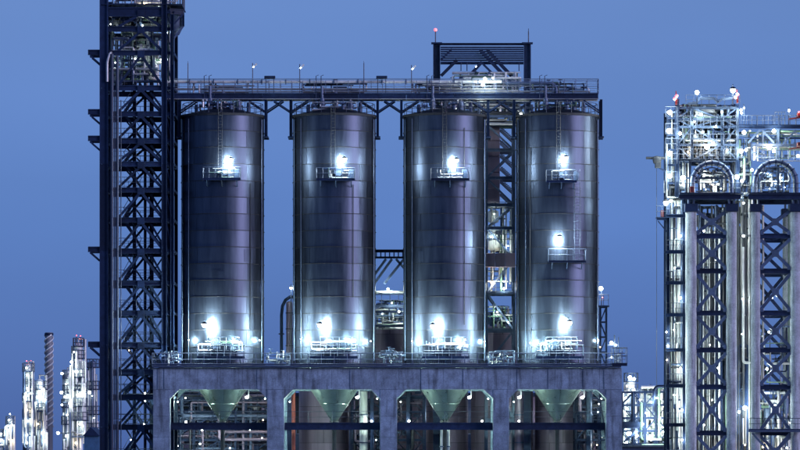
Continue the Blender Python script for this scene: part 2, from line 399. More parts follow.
# ------------------------------------------------------------------ concrete frame under the silos
YF, YB = -5.2, 5.2              # front and rear rows of columns (centre lines)
CX = [(153, 170), (267, 284), (380, 397), (493, 509), (606, 622)]
HF = YF-0.7
frame = thing('concrete_frame', 'long weathered concrete portal frame with five columns carrying the four silos', 'concrete frame', (X(388), 0, 0))
def hexa(m, pf, y0, y1):        # prism from an outline in x,z between two depths
    b = len(m.v); n = len(pf)
    for y in (y0, y1):
        for (x, z) in pf: m.v.append((x, y, z))
    for i in range(n):
        j = (i+1) % n; m.quad([b+i, b+n+i, b+n+j, b+j])
    m.quad([b+i for i in range(n)]); m.quad([b+n+i for i in range(n)][::-1])
zb0, zb1 = Z(389.5, HF), Z(368, HF)
for row, Y in enumerate((YF, YB)):
    y0, y1 = Y-0.7, Y+0.7
    cols = [(X(a, HF), X(b, HF)) for a, b in CX]
    # shafts, cast in lifts
    for (a, b) in cols:
        z = 0.12; k = 0
        while z < zb0-0.05:
            zt = min(z+2.05, zb0); 
            if zb0-zt < 0.6: zt = zb0
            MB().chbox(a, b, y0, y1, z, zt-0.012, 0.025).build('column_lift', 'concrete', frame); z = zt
    # lintel segments
    xa, xb = cols[0][0], cols[-1][1]; nseg = 21
    for i in range(nseg):
        x0 = xa+(xb-xa)*i/nseg; x1 = xa+(xb-xa)*(i+1)/nseg
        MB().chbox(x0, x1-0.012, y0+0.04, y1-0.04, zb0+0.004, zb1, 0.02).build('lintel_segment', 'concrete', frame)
    for i in range(4):
        l_, r_ = cols[i][1], cols[i+1][0]; h = 0.9
        for (x, s) in ((l_, 1), (r_, -1)):
            m = MB(); pf = [(x, zb0), (x, zb0-h), (x+s*h, zb0)]
            if s < 0: pf = pf[::-1]
            hexa(m, pf, y0+0.06, y1-0.06); m.build('haunch', 'concrete', frame)
for (a, b) in CX:
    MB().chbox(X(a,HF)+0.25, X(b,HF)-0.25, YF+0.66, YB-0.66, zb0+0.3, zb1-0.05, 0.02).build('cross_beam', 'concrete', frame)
# thin strips on the lintel face, its stain and shadow lines modelled as shapes
for px in (157.5, 164, 257, 297, 350, 421, 463, 517, 548, 583, 604):
    MB().box(X(px,HF)-0.022, X(px,HF)+0.022, YF-0.70, YF-0.66, zb0+0.05, zb1-0.02).build('thin_strip', 'steel_mid', frame)

# deck on top of the frame
deck = thing('service_deck', 'steel grating service deck with blue railings running along the top of the concrete frame', 'walkway', (X(388), YF, zb1))
zd = zb1
xl, xr = X(152, HF), X(621, HF)
for Y0, Y1 in ((YF-1.0, YF+0.7), (YB-0.7, YB+1.0)):
    beam(deck, (xl, Y0, zd+0.16), (xr, Y0, zd+0.16), 0.17, 0.12, 'H', 'edge_channel', 'steel_mid')
    beam(deck, (xl, Y1, zd+0.16), (xr, Y1, zd+0.16), 0.17, 0.12, 'H', 'edge_channel', 'steel_mid')
    k = 22
    for i in range(k):
        x0 = xl+(xr-xl)*i/k; x1 = xl+(xr-xl)*(i+1)/k-0.03; m = MB()
        for j in range(9):
            y = Y0+0.1+(Y1-Y0-0.2)*j/8; m.box(x0, x1, y-0.02, y+0.02, zd+0.22, zd+0.27)
        for j in range(4):
            x = x0+(x1-x0)*(j+0.5)/4; m.box(x-0.02, x+0.02, Y0+0.08, Y1-0.08, zd+0.20, zd+0.218)
        m.build('grating_panel', 'rail_lit', deck)
n = 36
for i in range(n+1):
    x = xl+(xr-xl)*i/n
    MB().beam((x, YF-0.96, zd+0.3), (x, YF-0.96, zd+1.45), 0.055, 0.055, 'L').build('railing_post', 'rail_lit', deck)
for h in (0.42, 0.85, 1.45):
    MB().tube([(xl, YF-0.98, zd+h), (xr+0.4, YF-0.98, zd+h)], 0.035 if h < 1.4 else 0.05, 6).build('rail', 'rail_lit', deck)
MB().box(xl, xr, YF-1.0, YF-0.98, zd+0.3, zd+0.42).build('toe_board', 'steel', deck)
railing_mb([(xl, YB+0.96, zd+0.3), (xr, YB+0.96, zd+0.3)], 1.15, 1.6).build('rear_railing', 'rail', deck)
for xx in (xl, xr):
    railing_mb([(xx, YF-0.9, zd+0.3), (xx, YB+0.9, zd+0.3)], 1.15, 1.6).build('side_railing', 'rail', deck)
MB().box(xl, xr, YF-1.0, YF+0.7, zd+0.004, zd+0.02).build('drip_tray', 'steel', deck)
# vertical closely spaced grating ticks below the lower rail
m = MB()
x = xl
while x < xr: m.box(x, x+0.03, YF-0.965, YF-0.935, zd+0.3, zd+0.7); x += 0.22
m.build('infill_bars', 'rail', deck, kind='stuff')
# landing at the right end
rb = thing('end_landing', 'small caged landing sticking out at the right end of the service deck', 'landing', (X(616), YF, zd))
bx0, bx1 = X(612, HF), X(627, HF)
MB().box(bx0, bx1, YF-0.95, YF+1.4, zd+0.3, zd+0.38).build('floor_plate', 'rail', rb)
beam(rb, (bx0, YF-1.08, zd+0.34), (bx1, YF-1.08, zd+0.34), 0.3, 0.14)
for y in (YF-0.98, YF+1.3): railing_mb([(bx0, y, zd+0.4), (bx1, y, zd+0.4)], 1.6, 0.5).build('railing', 'rail', rb)

# steel cross girders in the bays, at the hopper outlets
for i, lab in enumerate(('leftmost', 'second', 'third', 'rightmost')):
    t = thing('outlet_girder', '%s dark steel girder spanning its concrete bay under a hopper tip' % lab if i in (0, 3) else '%s dark steel girder from the left, under its hopper tip in the concrete frame' % lab,
              'girder', P((CX[i][1]+CX[i+1][0])/2, 426.5, 0), 'steel girders under the hoppers')
    a, b = X(CX[i][1], HF)-0.3, X(CX[i+1][0], HF)+0.3
    for Y in (-5.0, 5.0):
        pass
    beam(t, (a, -4.4, Z(426.5)), (b, -4.4, Z(426.5)), 0.72, 0.35, 'H', 'girder_beam')
    beam(t, (a, 4.4, Z(426.5)), (b, 4.4, Z(426.5)), 0.6, 0.35, 'H', 'girder_beam')
    for k in range(4):
        x = a+(b-a)*(k+0.5)/4; beam(t, (x, -4.2, Z(426.5)), (x, 4.2, Z(426.5)), 0.3, 0.2, 'H', 'joist')
    railing_mb([(a+0.3, -4.4, Z(423)), (b-0.3, -4.4, Z(423))], 1.1, 2.4, 0.022).build('railing', 'rail', t)

# ------------------------------------------------------------------ silos
SX = [222.7, 334.3, 444.7, 557.3]
RS = 4.13; ZS0, ZS1 = Z(364), Z(117)
NC = 15
def arc_plate(r, a0, a1, h, th, nseg=18):
    m = MB(); b = 0
    for (rr, zz) in ((r, 0.0), (r, h)):
        for j in range(nseg+1):
            a = a0+(a1-a0)*j/nseg; m.v.append((rr*math.cos(a), rr*math.sin(a), zz))
    for (rr, zz) in ((r-th, 0.0), (r-th, h)):
        for j in range(nseg+1):
            a = a0+(a1-a0)*j/nseg; m.v.append((rr*math.cos(a), rr*math.sin(a), zz))
    w_ = nseg+1
    for j in range(nseg):
        m.quad([j, j+1, w_+j+1, w_+j], True)
        m.quad([w_+j, w_+j+1, 3*w_+j+1, 3*w_+j]); m.quad([2*w_+j, 2*w_+j+1, j+1, j])
    m.quad([0, w_, 3*w_, 2*w_]); m.quad([nseg, 2*w_+nseg, 3*w_+nseg, w_+nseg])
    return m
def side_platform(parent, cx, half, z, out=1.1, rail=1.05, mat='rail'):
    """platform bolted to the silo wall facing the camera; cx offset from the silo axis"""
    o = ORG[parent.name]; r = RS
    def wall(x): return -math.sqrt(max(0.1, r*r-x*x))
    xs = [cx-half+2*half*i/8 for i in range(9)]
    yo = min(wall(x) for x in xs)-out
    m = MB(); b = 0
    fl = MB(); pf = []
    n_ = len(xs)
    for zz in (z, z-0.10):
        for x in xs: fl.v.append((o.x+x, o.y+yo, zz))
        for x in xs: fl.v.append((o.x+x, o.y+wall(x)-0.06, zz))
    for i in range(n_-1):
        fl.quad([i, i+1, n_+i+1, n_+i]); fl.quad([2*n_+i, 3*n_+i, 3*n_+i+1, 2*n_+i+1]); fl.quad([2*n_+i, 2*n_+i+1, i+1, i])
    fl.quad([0, n_, 3*n_, 2*n_]); fl.quad([n_-1, 3*n_-1, 4*n_-1, 2*n_-1][::-1])
    pl = fl.build('platform', 'steel', parent)
    beam(pl, (o.x+cx-half, o.y+yo-0.05, z-0.1), (o.x+cx+half, o.y+yo-0.05, z-0.1), 0.24, 0.09, 'H', 'edge_beam')
    ORG[pl.name] = o
    for x in (cx-half*0.8, cx, cx+half*0.8):
        MB().beam((o.x+x, o.y+yo+0.1, z-0.15), (o.x+x, o.y+wall(x)-0.05, z-0.75), 0.1, 0.08, 'L').build('bracket', 'steel', pl)
    railing_mb([(o.x+cx-half, o.y+wall(cx-half)-0.1, z), (o.x+cx-half, o.y+yo, z), (o.x+cx+half, o.y+yo, z), (o.x+cx+half, o.y+wall(cx+half)-0.1, z)], rail, 0.65, 0.03).build('railing', mat, pl)
    return pl, yo
def manway(parent, x, z, r=0.42):
    o = ORG[parent.name]; yw = -math.sqrt(RS*RS-x*x)
    m = MB(); m.lathe([(r, 0.12), (r, -0.28), (r*1.2, -0.28), (r*1.2, -0.36), (0.001, -0.40)], (o.x+x, o.y+yw, z), 18, axis='y')
    a = m.build('manway', 'steel_mid', parent)
    m = MB()
    for k in range(8):
        an = k*PI/4; m.box(o.x+x+r*1.08*math.cos(an)-0.03, o.x+x+r*1.08*math.cos(an)+0.03, o.y+yw-0.42, o.y+yw-0.355, z+r*1.08*math.sin(an)-0.03, z+r*1.08*math.sin(an)+0.03)
    m.build('bolt_ring', 'dark', a, kind='stuff')
def silo_proto():
    t = thing('silo', 'silo', 'silo', (X(SX[0]), 0, 0), 'row of four stainless silos')
    o = ORG[t.name]
    MB().lathe([(RS-0.035, ZS0), (RS-0.035, ZS1)], (o.x, 0, 0), 64).build('liner', 'seam', t)
    H = (ZS1-ZS0)/NC
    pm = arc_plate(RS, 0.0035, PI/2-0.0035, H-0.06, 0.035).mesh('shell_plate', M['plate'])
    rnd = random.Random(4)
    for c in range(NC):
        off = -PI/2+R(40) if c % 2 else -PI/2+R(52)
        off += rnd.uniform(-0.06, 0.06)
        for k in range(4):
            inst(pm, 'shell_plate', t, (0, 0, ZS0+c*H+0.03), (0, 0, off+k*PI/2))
    rm = MB().lathe([(RS-0.02,-0.035),(RS+0.06,-0.035),(RS+0.06,0.022),(RS-0.02,0.022)], n=64).mesh('stiffener_ring', M['seam'])
    for c in range(1, NC): inst(rm, 'stiffener_ring', t, (0,0,ZS0+c*H))
    MB().lathe([(RS-0.05,-0.12),(RS+0.14,-0.12),(RS+0.14,0.10),(RS-0.05,0.10)], (o.x,0,ZS1), 64).build('top_flange', 'seam', t)
    MB().lathe([(RS-0.05,-0.2),(RS+0.12,-0.2),(RS+0.12,0.06),(RS-0.05,0.06)], (o.x,0,ZS0), 64).build('base_flange', 'seam', t)
    MB().lathe([(RS+0.05, 0.1),(RS*0.5, 0.62),(0.7, 0.85),(0.7, 1.0),(0.001, 1.02)], (o.x,0,ZS1), 48).build('roof', 'plate', t)
    # roof railing
    pts = [(o.x+(RS-0.12)*math.cos(a*PI/10), (RS-0.12)*math.sin(a*PI/10), ZS1+0.1) for a in range(20)]
    railing_mb(pts, 1.15, 1.3, 0.03, closed=True).build('roof_railing', 'rail', t)
    # nozzles and chutes on the roof
    for (dx, dy, r, h) in ((-1.2,-1.0,0.28,1.5),(0.1,-0.3,0.3,2.2),(1.6,-0.8,0.32,1.25),(2.6,-0.4,0.2,1.1),(-2.6,-0.6,0.18,0.9),(0.9,-1.7,0.18,1.0)):
        MB().lathe([(r,0),(r,h*0.55),(r*1.35,h*0.55),(r*1.35,h*0.63),(r,h*0.63),(r*0.9,h),(r*0.4,h)], (o.x+dx, dy, ZS1+0.3), 14).build('nozzle', 'steel_mid', t)
    pipe(t, [(o.x+1.6,-0.8,ZS1+1.3),(o.x+1.6,-0.8,ZS1+2.1),(o.x+2.3,-0.8,ZS1+2.1)], 0.12, 'pipe')
    pipe(t, [(o.x-1.2,-1.0,ZS1+1.3),(o.x-1.2,-1.0,ZS1+3.0)], 0.16, 'steel_mid')
    inst(valve_mesh(), 'valve', t, (0.9, -1.9, ZS1+1.2)); inst(valve_mesh(), 'valve', t, (-2.0, -1.5, ZS1+1.0))
    # ladder on the shell
    m = MB(); zt = ZS1+1.2; z0 = Z(182); yl = -RS-0.22; x0 = o.x-0.05
    for s in (-0.2, 0.2): m.tube([(x0+s, yl, z0), (x0+s, yl, zt)], 0.022, 4)
    z = z0
    while z < zt: m.tube([(x0-0.2, yl, z), (x0+0.2, yl, z)], 0.014, 4); z += 0.3
    for z in (z0+1.2, z0+3.2, z0+5.2): m.tube([(x0-0.2, yl, z), (x0-0.2, -RS+0.02, z)], 0.02, 4); m.tube([(x0+0.2, yl, z), (x0+0.2, -RS+0.02, z)], 0.02, 4)
    m.build('ladder', 'dark', t)
    # downcomer pipes along the right and left flanks
    for (ang, r) in ((-22, 0.07), (-158, 0.06), (-140, 0.035)):
        x, y = (RS+0.14)*math.cos(R(ang)), (RS+0.14)*math.sin(R(ang))
        pipe(t, [(o.x+x, y, ZS0+0.3), (o.x+x, y, ZS1-0.4)], r, 'steel_mid')
    # lower round platform with two tiers
    pl, yo = side_platform(t, 0.05, 2.35, Z(357.5), 1.0, 1.1)
    pl, yo = side_platform(t, 0.25, 1.55, Z(351)+0.0, 0.75, 1.25)
    manway(t, -0.5, Z(345)); manway(t, 1.0, Z(345.5), 0.26)
    # hopper
    k = 0.66; zt = ZS0-0.1
    zb = Z(421); rb_ = 0.32
    H2 = zt-zb
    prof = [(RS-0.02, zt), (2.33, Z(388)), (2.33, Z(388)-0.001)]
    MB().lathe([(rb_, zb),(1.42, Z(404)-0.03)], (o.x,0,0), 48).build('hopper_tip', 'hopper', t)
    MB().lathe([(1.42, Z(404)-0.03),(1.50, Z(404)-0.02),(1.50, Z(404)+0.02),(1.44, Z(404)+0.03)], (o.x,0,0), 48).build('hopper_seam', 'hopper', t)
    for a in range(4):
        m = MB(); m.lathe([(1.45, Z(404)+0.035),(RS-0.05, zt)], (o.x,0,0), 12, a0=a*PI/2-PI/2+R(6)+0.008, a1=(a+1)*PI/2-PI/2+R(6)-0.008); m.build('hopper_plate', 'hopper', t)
    MB().lathe([(rb_, zb),(rb_+0.16, zb),(rb_+0.16, zb-0.12),(rb_, zb-0.12),(rb_, zb-0.8),(0.2, zb-1.0),(0.2, 2.5)], (o.x,0,0), 18).build('outlet_pipe', 'dark', t)
    return t
silo0 = silo_proto()
silos = [silo0]
silo_labels = ['leftmost stainless silo, next to the dark lattice stair tower', 'second stainless silo from the left, just right of the wide sky gap',
               'third silo from the left, directly below the portal frame with the red beacon', 'rightmost stainless silo, with two lit side platforms joined by a ladder']
silo0['label'] = silo_labels[0]
for i in (1, 2, 3):
    c = copy_tree(silo0); c.location.x = X(SX[i]); ORG[c.name] = Vector(c.location); c['label'] = silo_labels[i]; silos.append(c)
EXTRA = [(224.0, 1.85, 181.5, 231), (336.5, 1.9, 182, 344), (449.5, 1.9, 182, 456), (559.5, 1.5, 184, 566)]
for i, (pxc, half, py, lx) in enumerate(EXTRA):
    t = silos[i]; ox = X(SX[i]); pl, yo = side_platform(t, X(pxc)-ox, half, Z(py), 1.2, 1.05)
    manway(t, X(lx-5)-ox, Z(py-7), 0.34)
    m = MB(); bx = X(lx+8); m.chbox(bx-0.25, bx+0.25, yo+0.35, yo+0.6, Z(py)+0.02, Z(py)+0.9, 0.03); m.build('control_box', 'steel_mid', t)
    tangle(t, X(pxc)-half*0.7, X(pxc)+half*0.7, yo+0.3, yo+0.8, Z(py)+0.1, Z(py)+1.0, 5, 50+i, (0.03, 0.06))
    tangle(t, X(SX[i])-2.2, X(SX[i])+2.2, -RS-0.6, -RS-0.2, Z(352), Z(342), 8, 70+i, (0.03, 0.07))
    # pipes rising from the roof to the bridge
    tangle(t, X(SX[i])-2.2, X(SX[i])+2.2, -1.8, 0.5, Z(112), Z(101), 14, 90+i, (0.04, 0.11), valves=0.3)
rnd = random.Random(21)
for i, t in enumerate(silos):
    H = (ZS1-ZS0)/NC
    for k in range(3):
        c = rnd.randint(3, NC-2); a0 = -PI/2+rnd.uniform(-0.8, 0.6); wd = rnd.uniform(0.12, 0.3)
        m = arc_plate(RS+0.02, a0, a0+wd, H*rnd.uniform(0.4, 0.75), 0.03, 6); m.v = [(v[0]+X(SX[i]), v[1], v[2]+ZS0+c*H+0.2) for v in m.v]
        m.build('repair_plate', 'plate', t)
    a = R(rnd.choice((-60, -118, -50, -128))+rnd.uniform(-4, 4)); x, y = (RS+0.1)*math.cos(a)+X(SX[i]), (RS+0.1)*math.sin(a)
    za, zb2 = sorted((rnd.uniform(ZS0, ZS0+8), rnd.uniform(ZS1-8, ZS1)))
    pipe(t, [(x, y, za), (x, y, zb2)], 0.035, 'seam', 'thin_strip')  # slim conduit up the shell
# fourth silo: middle platform and ladder
t = silos[3]; ox = X(SX[3]); pl, yo = side_platform(t, X(565)-ox, 1.85, Z(263), 1.2, 1.15)
lx = X(575.5); m = MB(); yl = -RS-0.05
for s in (-0.25, 0.25): m.tube([(lx+s, yl, Z(263)), (lx+s, yl, Z(172))], 0.03, 4)
z = Z(262)
while z < Z(172): m.tube([(lx-0.25, yl, z), (lx+0.25, yl, z)], 0.018, 4); z += 0.3
lad = m.build('ladder', 'rail', t)
m = MB()
for z in [Z(240-8*k) for k in range(7)]:
    m.tube([(lx-0.38*math.cos(a*PI/6), yl-0.38-0.38*math.sin(a*PI/6)+0.3, z) for a in range(7)], 0.02, 4)
for a in range(1, 6, 2): m.tube([(lx-0.38*math.cos(a*PI/6), yl-0.08-0.38*math.sin(a*PI/6), Z(242)), (lx-0.38*math.cos(a*PI/6), yl-0.08-0.38*math.sin(a*PI/6), Z(190))], 0.016, 4)
m.build('ladder_cage', 'rail', lad)

# ------------------------------------------------------------------ bridge over the silo tops
br = thing('pipe_bridge', 'long steel walkway bridge with railing and pipes crossing above all four silos', 'walkway bridge', (X(382), 0, Z(99)))
bx0, bx1 = X(167), X(598)
for Y in (-1.0, 1.0):
    k = 9
    for i in range(k):
        x0 = bx0+(bx1-bx0)*i/k; x1 = bx0+(bx1-bx0)*(i+1)/k-0.03
        beam(br, (x0, Y, Z(97)), (x1, Y, Z(97)), 0.52, 0.26, 'H', 'girder', 'steel')
    MB().beam((bx0, Y, Z(99.9)), (bx1, Y, Z(99.9)), 0.07, 0.34, 'box').build('bottom_flange', 'pipe', br)
for i in range(26):
    x0 = bx0+(bx1-bx0)*i/26; x1 = bx0+(bx1-bx0)*(i+1)/26-0.02
    MB().box(x0, x1, -0.85, 0.85, Z(94.2), Z(94.2)+0.05).build('floor_panel', 'rail', br)
    if i % 2 == 0: beam(br, (x0, -0.86, Z(97)), (x0, 0.86, Z(97)), 0.2, 0.15, 'H', 'joist')
for Y in (-1.05, 1.05):
    k = 38
    for i in range(k+1):
        x = bx0+(bx1-bx0)*i/k; ztop = Z(80) if x > X(500) else Z(81.5)
        MB().beam((x, Y, Z(95)), (x, Y, ztop), 0.055, 0.055, 'L').build('railing_post', 'rail_lit', br)
    for py, r in ((80, 0.045), (84, 0.02), (87.5, 0.03), (91.5, 0.025)):
        MB().tube([(bx0, Y-0.02, Z(py)), (bx1, Y-0.02, Z(py))], r, 6).build('rail', 'rail_lit', br)
railing_mb([(bx1, -1.0, Z(94)), (bx1, 1.0, Z(94))], Z(80)-Z(94), 0.7, 0.03).build('end_railing', 'rail_lit', br)
# the bright conveying pipe that runs on top, in flanged lengths
xs = [X(166+i*24) for i in range(15)]
for i in range(14): MB().tube([(xs[i], -0.75, Z(82.5)), (xs[i+1]-0.04, -0.75, Z(82.5))], 0.17, 10).build('conveying_pipe', 'pale', br)
fm = MB().lathe([(0.17,-0.05),(0.25,-0.05),(0.25,0.05),(0.17,0.05)], n=12, axis='x').mesh('pipe_flange', M['steel_mid'])
for x in xs: inst(fm, 'pipe_flange', br, (x-X(382), -0.75, Z(82.5)-Z(99)))
pipe(br, [(X(505), -0.7, Z(84)), (X(552), -0.7, Z(84)), (X(556), -0.7, Z(88)), (X(556), -0.7, Z(104)), (X(556), -0.3, Z(108))], 0.17, 'steel_mid', n=10)
for py, r, x0, x1 in ((89.5, 0.10, 168, 505), (92.3, 0.08, 200, 590), (86.5, 0.06, 420, 560)):
    pipe(br, [(X(x0), -0.5, Z(py)), (X(x1), -0.5, Z(py))], r, 'pipe')
for i, c in enumerate(SX):
    for s in (-1, 1):
        for Y in (-0.95, 0.95):
            x = X(c)+s*(RS+0.2)
            beam(br, (x, Y, Z(137)), (x, Y, Z(100.2)), 0.26, 0.22, 'H', 'post', 'steel')
            MB().chbox(x-0.28, x+0.28, Y-0.2, Y+0.2, Z(139), Z(137), 0.03).build('post_foot', 'steel', br)
            for s2 in ((-1, 1) if not (i == 3 and s == 1) and not (i == 0 and s == -1) else ((-1,) if s == 1 else (1,))):
                MB().beam((x+s2*0.1, Y, Z(112)), (x+s2*1.75, Y, Z(101)), 0.15, 0.12, 'L').build('knee_brace', 'steel', br)
    tangle(br, X(c)-3.2, X(c)+3.2, -0.8, 0.6, Z(95), Z(83), 16, 200+i, (0.04, 0.10), mats=('pipe','steel_mid','green','steel','dark'), valves=0.4)
    if i < 2:
        bxx = X(c)+4.2; MB().chbox(bxx, bxx+1.1, -1.35, -1.08, Z(80), Z(77), 0.04).build('junction_box', 'steel', br)
        for q in (0.15, 0.95): MB().tube([(bxx+q, -1.2, Z(94)), (bxx+q, -1.2, Z(80))], 0.04, 5).build('box_post', 'rail', br)
    for px in (c-18, c-13):
        MB().tube([(X(px), -1.1, Z(113)), (X(px), -1.1, Z(77)), (X(px)+0.25, -1.1, Z(76))], 0.035, 5).build('ladder_rail', 'rail', br)
for k, (px, top, kind, lab) in enumerate(((188.5, 64, 0, 'thin bare rod standing on the bridge beside the stair tower'), (253, 64, 1, 'thin mast with a white lamp head on the bridge above the leftmost silo'),
        (300, 65, 1, 'mast with a white lamp head above the left edge of the second silo'), (364, 64, 0, 'thin bare rod on the bridge at the right of the second silo'),
        (411.5, 66, 1, 'mast with a white lamp head on the bridge just left of the portal frame'))):
    t = thing('bridge_mast', lab, 'mast', (X(px), -1.0, Z(80)), 'masts on the bridge railing')
    MB().tube([(X(px), -1.0, Z(94)), (X(px), -1.0, Z(top))], 0.05, 6).build('pole', 'rail', t)
    if kind:
        MB().beam((X(px)-0.02, -1.05, Z(top+5)), (X(px)+0.42, -1.05, Z(top+0.5)), 0.16, 0.16, 'box').build('lamp_arm', 'pale', t)
        lamp(t, (X(px)+0.1, -1.15, Z(top+4)), 6, 0.10, hood=False, cast=False)
    else: MB().tube([(X(px), -1.0, Z(top)), (X(px), -1.0, Z(top-2))], 0.02, 4).build('rod_tip', 'rail', t)

# ------------------------------------------------------------------ left stair tower
tw = thing('stair_tower', 'tall dark lattice steel stair tower at the left with side brackets', 'steel tower', (X(136), 0, 0))
TYF, TYB = -3.2, 3.6
LV = [12, 29, 53, 88, 114, 141, 164, 190, 220, 251, 283, 313, 345, 372, 397, 427, 462, 496]
BOT = 500
def TP(px, py, Y): return Vector((X(px, TYF), Y, Z(py, TYF)))
for (px, cw) in ((104, 0.85), (164.3, 0.55), (172.3, 0.34)):
    for Y in (TYF, TYB):
        segs = [-6]+LV[3::3]+[BOT]
        for i in range(len(segs)-1):
            if px == 172.3 and i == 0: a = 14
            else: a = segs[i]
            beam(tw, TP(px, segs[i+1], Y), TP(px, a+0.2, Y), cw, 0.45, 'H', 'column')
for px, cw in ((130, 0.34), (141, 0.28), (147.5, 0.42)):
    beam(tw, TP(px, BOT, TYB-0.3), TP(px, 14, TYB-0.3), cw, 0.3, 'H', 'column')
for i, y in enumerate(LV):
    th = 0.52 if i not in (0,) else 0.95
    for Y in (TYF, TYB):
        beam(tw, TP(108.5, y, Y), TP(161.3, y, Y), th, 0.28, 'H', 'beam'); beam(tw, TP(167.2, y, Y), TP(170.5, y, Y), 0.3, 0.2, 'H', 'beam')
    for px in (104, 164.3, 172.3): beam(tw, TP(px, y, TYF+0.24), TP(px, y, TYB-0.24), 0.4, 0.25, 'H', 'beam')
    beam(tw, TP(130, y-1, -1.0), TP(160, y-1, -1.0), 0.35, 0.2, 'H', 'beam')
    # grating floor with handrail
    if i < len(LV)-1:
        MB().box(X(120,TYF), X(160,TYF), 0.6, TYB-0.6, Z(y-3.4,TYF), Z(y-3.4,TYF)+0.06).build('landing', 'rail', tw)
        railing_mb([TP(112, y-3, TYF+0.4), TP(160, y-3, TYF+0.4)], 1.0, 1.1, 0.022).build('railing', 'rail', tw)
        railing_mb([TP(112, y-3, TYB-0.4), TP(160, y-3, TYB-0.4)], 1.0, 1.1, 0.022).build('railing', 'rail', tw)
    if i < len(LV)-1:
        y2 = LV[i+1]
        for Y, o in ((TYF, 0.0), (TYB, 0.0)):
            beam(tw, TP(141, y+2, Y), TP(162.5, y2-2, Y), 0.27, 0.16, 'L', 'brace')
            beam(tw, TP(141, y+2, Y+0.02), TP(118, y2-2, Y+0.02), 0.24, 0.16, 'L', 'brace')
            MB().chbox(X(141,TYF)-0.35, X(141,TYF)+0.35, Y-0.2, Y-0.16, Z(y+4.5,TYF), Z(y-2.2,TYF), 0.01).build('gusset_plate', 'steel', tw)
            if Y == TYB and i > 3: beam(tw, TP(122, y+2, Y-0.5), TP(141, y2-2, Y-0.5), 0.16, 0.12, 'L', 'brace'); beam(tw, TP(160, y+2, Y-0.5), TP(141, y2-2, Y-0.5), 0.16, 0.12, 'L', 'brace')
        if i > 2: beam(tw, TP(149, y+2, -0.6), TP(164, y2-3, -0.6), 0.22, 0.14, 'L', 'brace')
        beam(tw, TP(166.5, y+3, TYF), TP(171.5, y2-3, TYF), 0.10, 0.1, 'L', 'brace')
        # stairs
        z0, z1 = Z(y2-3.4, TYF), Z(y-3.4, TYF); xa, xb = (X(122,TYF), X(140,TYF)) if i % 2 else (X(140,TYF), X(122,TYF))
        m = MB()
        for Y in (-0.9, 0.1): m.beam((xa, Y, z0), (xb, Y, z1), 0.22, 0.05, 'box')
        k = max(6, int((z1-z0)/0.22))
        for j in range(k):
            f = (j+0.5)/k; x = xa+(xb-xa)*f; z = z0+(z1-z0)*f; m.box(x-0.11, x+0.11, -0.87, 0.07, z-0.02, z+0.02)
        st = m.build('stair_flight', 'steel', tw)
        MB().tube([(xa, -0.92, z0+1.0), (xb, -0.92, z1+1.0)], 0.03, 5).build('handrail', 'rail', st)
# side brackets on the left
for y in (53, 112.5, 139, 250, 345):
    for Y in (TYF, -0.5):
        beam(tw, TP(88, y-0.5, Y), TP(99.8, y-0.5, Y), 0.5, 0.22, 'H', 'outrigger')
        MB().beam(TP(90, y+2.5, Y), TP(99.8, y+11, Y), 0.17, 0.14, 'L').build('bracket_brace', 'steel', tw)
    MB().box(X(88,TYF), X(100,TYF), TYF+0.16, -0.66, Z(y-3,TYF), Z(y-3,TYF)+0.06).build('outrigger_floor', 'rail', tw)
# service pipes on the front face
for px, r, top in ((112.3, 0.17, 54), (117.6, 0.16, 56), (115.0, 0.07, 90), (121.2, 0.05, 100)):
    segs = [BOT, 420, 345, 251, 190, 120, top]
    for i in range(len(segs)-1):
        MB().tube([TP(px, segs[i], TYF-0.35), TP(px, segs[i+1]+0.3, TYF-0.35)], r, 10).build('service_pipe', 'rail', tw)
pipe(tw, [TP(107.5, 82, TYF-0.3), TP(107.5, 62, TYF-0.3), TP(110, 54, TYF-0.3), TP(113, 50, -2.6)], 0.13, 'pipe')
# round tank platform hanging at the top right
m = MB(); cx_, cy_ = X(172, TYF), -1.0
m.lathe([(0.6, Z(36)), (1.05, Z(27)), (1.12, Z(12)), (0.001, Z(11.5))], (cx_, cy_, 0), 20); m.build('bulge_vessel', 'steel_mid', tw)
railing_mb([(X(108,TYF), TYF-0.1, Z(8)), (X(178,TYF), TYF-0.1, Z(8)), (X(182,TYF), TYF+1.6, Z(8)), (X(182,TYF), 1.6, Z(8)), (X(176,TYF), TYB, Z(8)), (X(108,TYF), TYB, Z(8))], 1.3, 0.9, 0.035).build('top_railing', 'rail', tw)
MB().box(X(102,TYF), X(182,TYF), TYF-0.2, TYB+0.2, Z(8.4), Z(7.6)).build('top_deck', 'steel', tw)
beam(tw, TP(169, 11, TYF+0.1), TP(183, 11, TYF+1.2), 0.55, 0.25)
MB().beam(TP(168, 30, -2.9), TP(182.5, 13, -2.2), 0.16, 0.14, 'L').build('brace', 'steel', tw)
beam(tw, TP(182.6, 12, TYF+1.4), TP(182.6, 25, TYF+1.4), 0.2, 0.3)
MB().beam(TP(182.3, 25, TYF+1.4), TP(173, 38, TYF+1.0), 0.2, 0.2, 'L').build('brace', 'steel_mid', tw)
tangle(tw, X(110,TYF), X(160,TYF), -2.6, 2.6, Z(28), Z(14), 22, 11, (0.05, 0.16), valves=0.2)
tangle(tw, X(110,TYF), X(162,TYF), -2.6, 2.6, Z(86), Z(32), 46, 12, (0.05, 0.17), valves=0.3)
tangle(tw, X(112,TYF), X(176,TYF), -2.6, 2.6, Z(7), Z(-5), 22, 13, (0.05, 0.18))
tangle(tw, X(168,TYF), X(173,TYF), -3.4, -2.4, Z(84), Z(26), 7, 14, (0.06, 0.12), mats=('pipe','green'), vert=0.8)
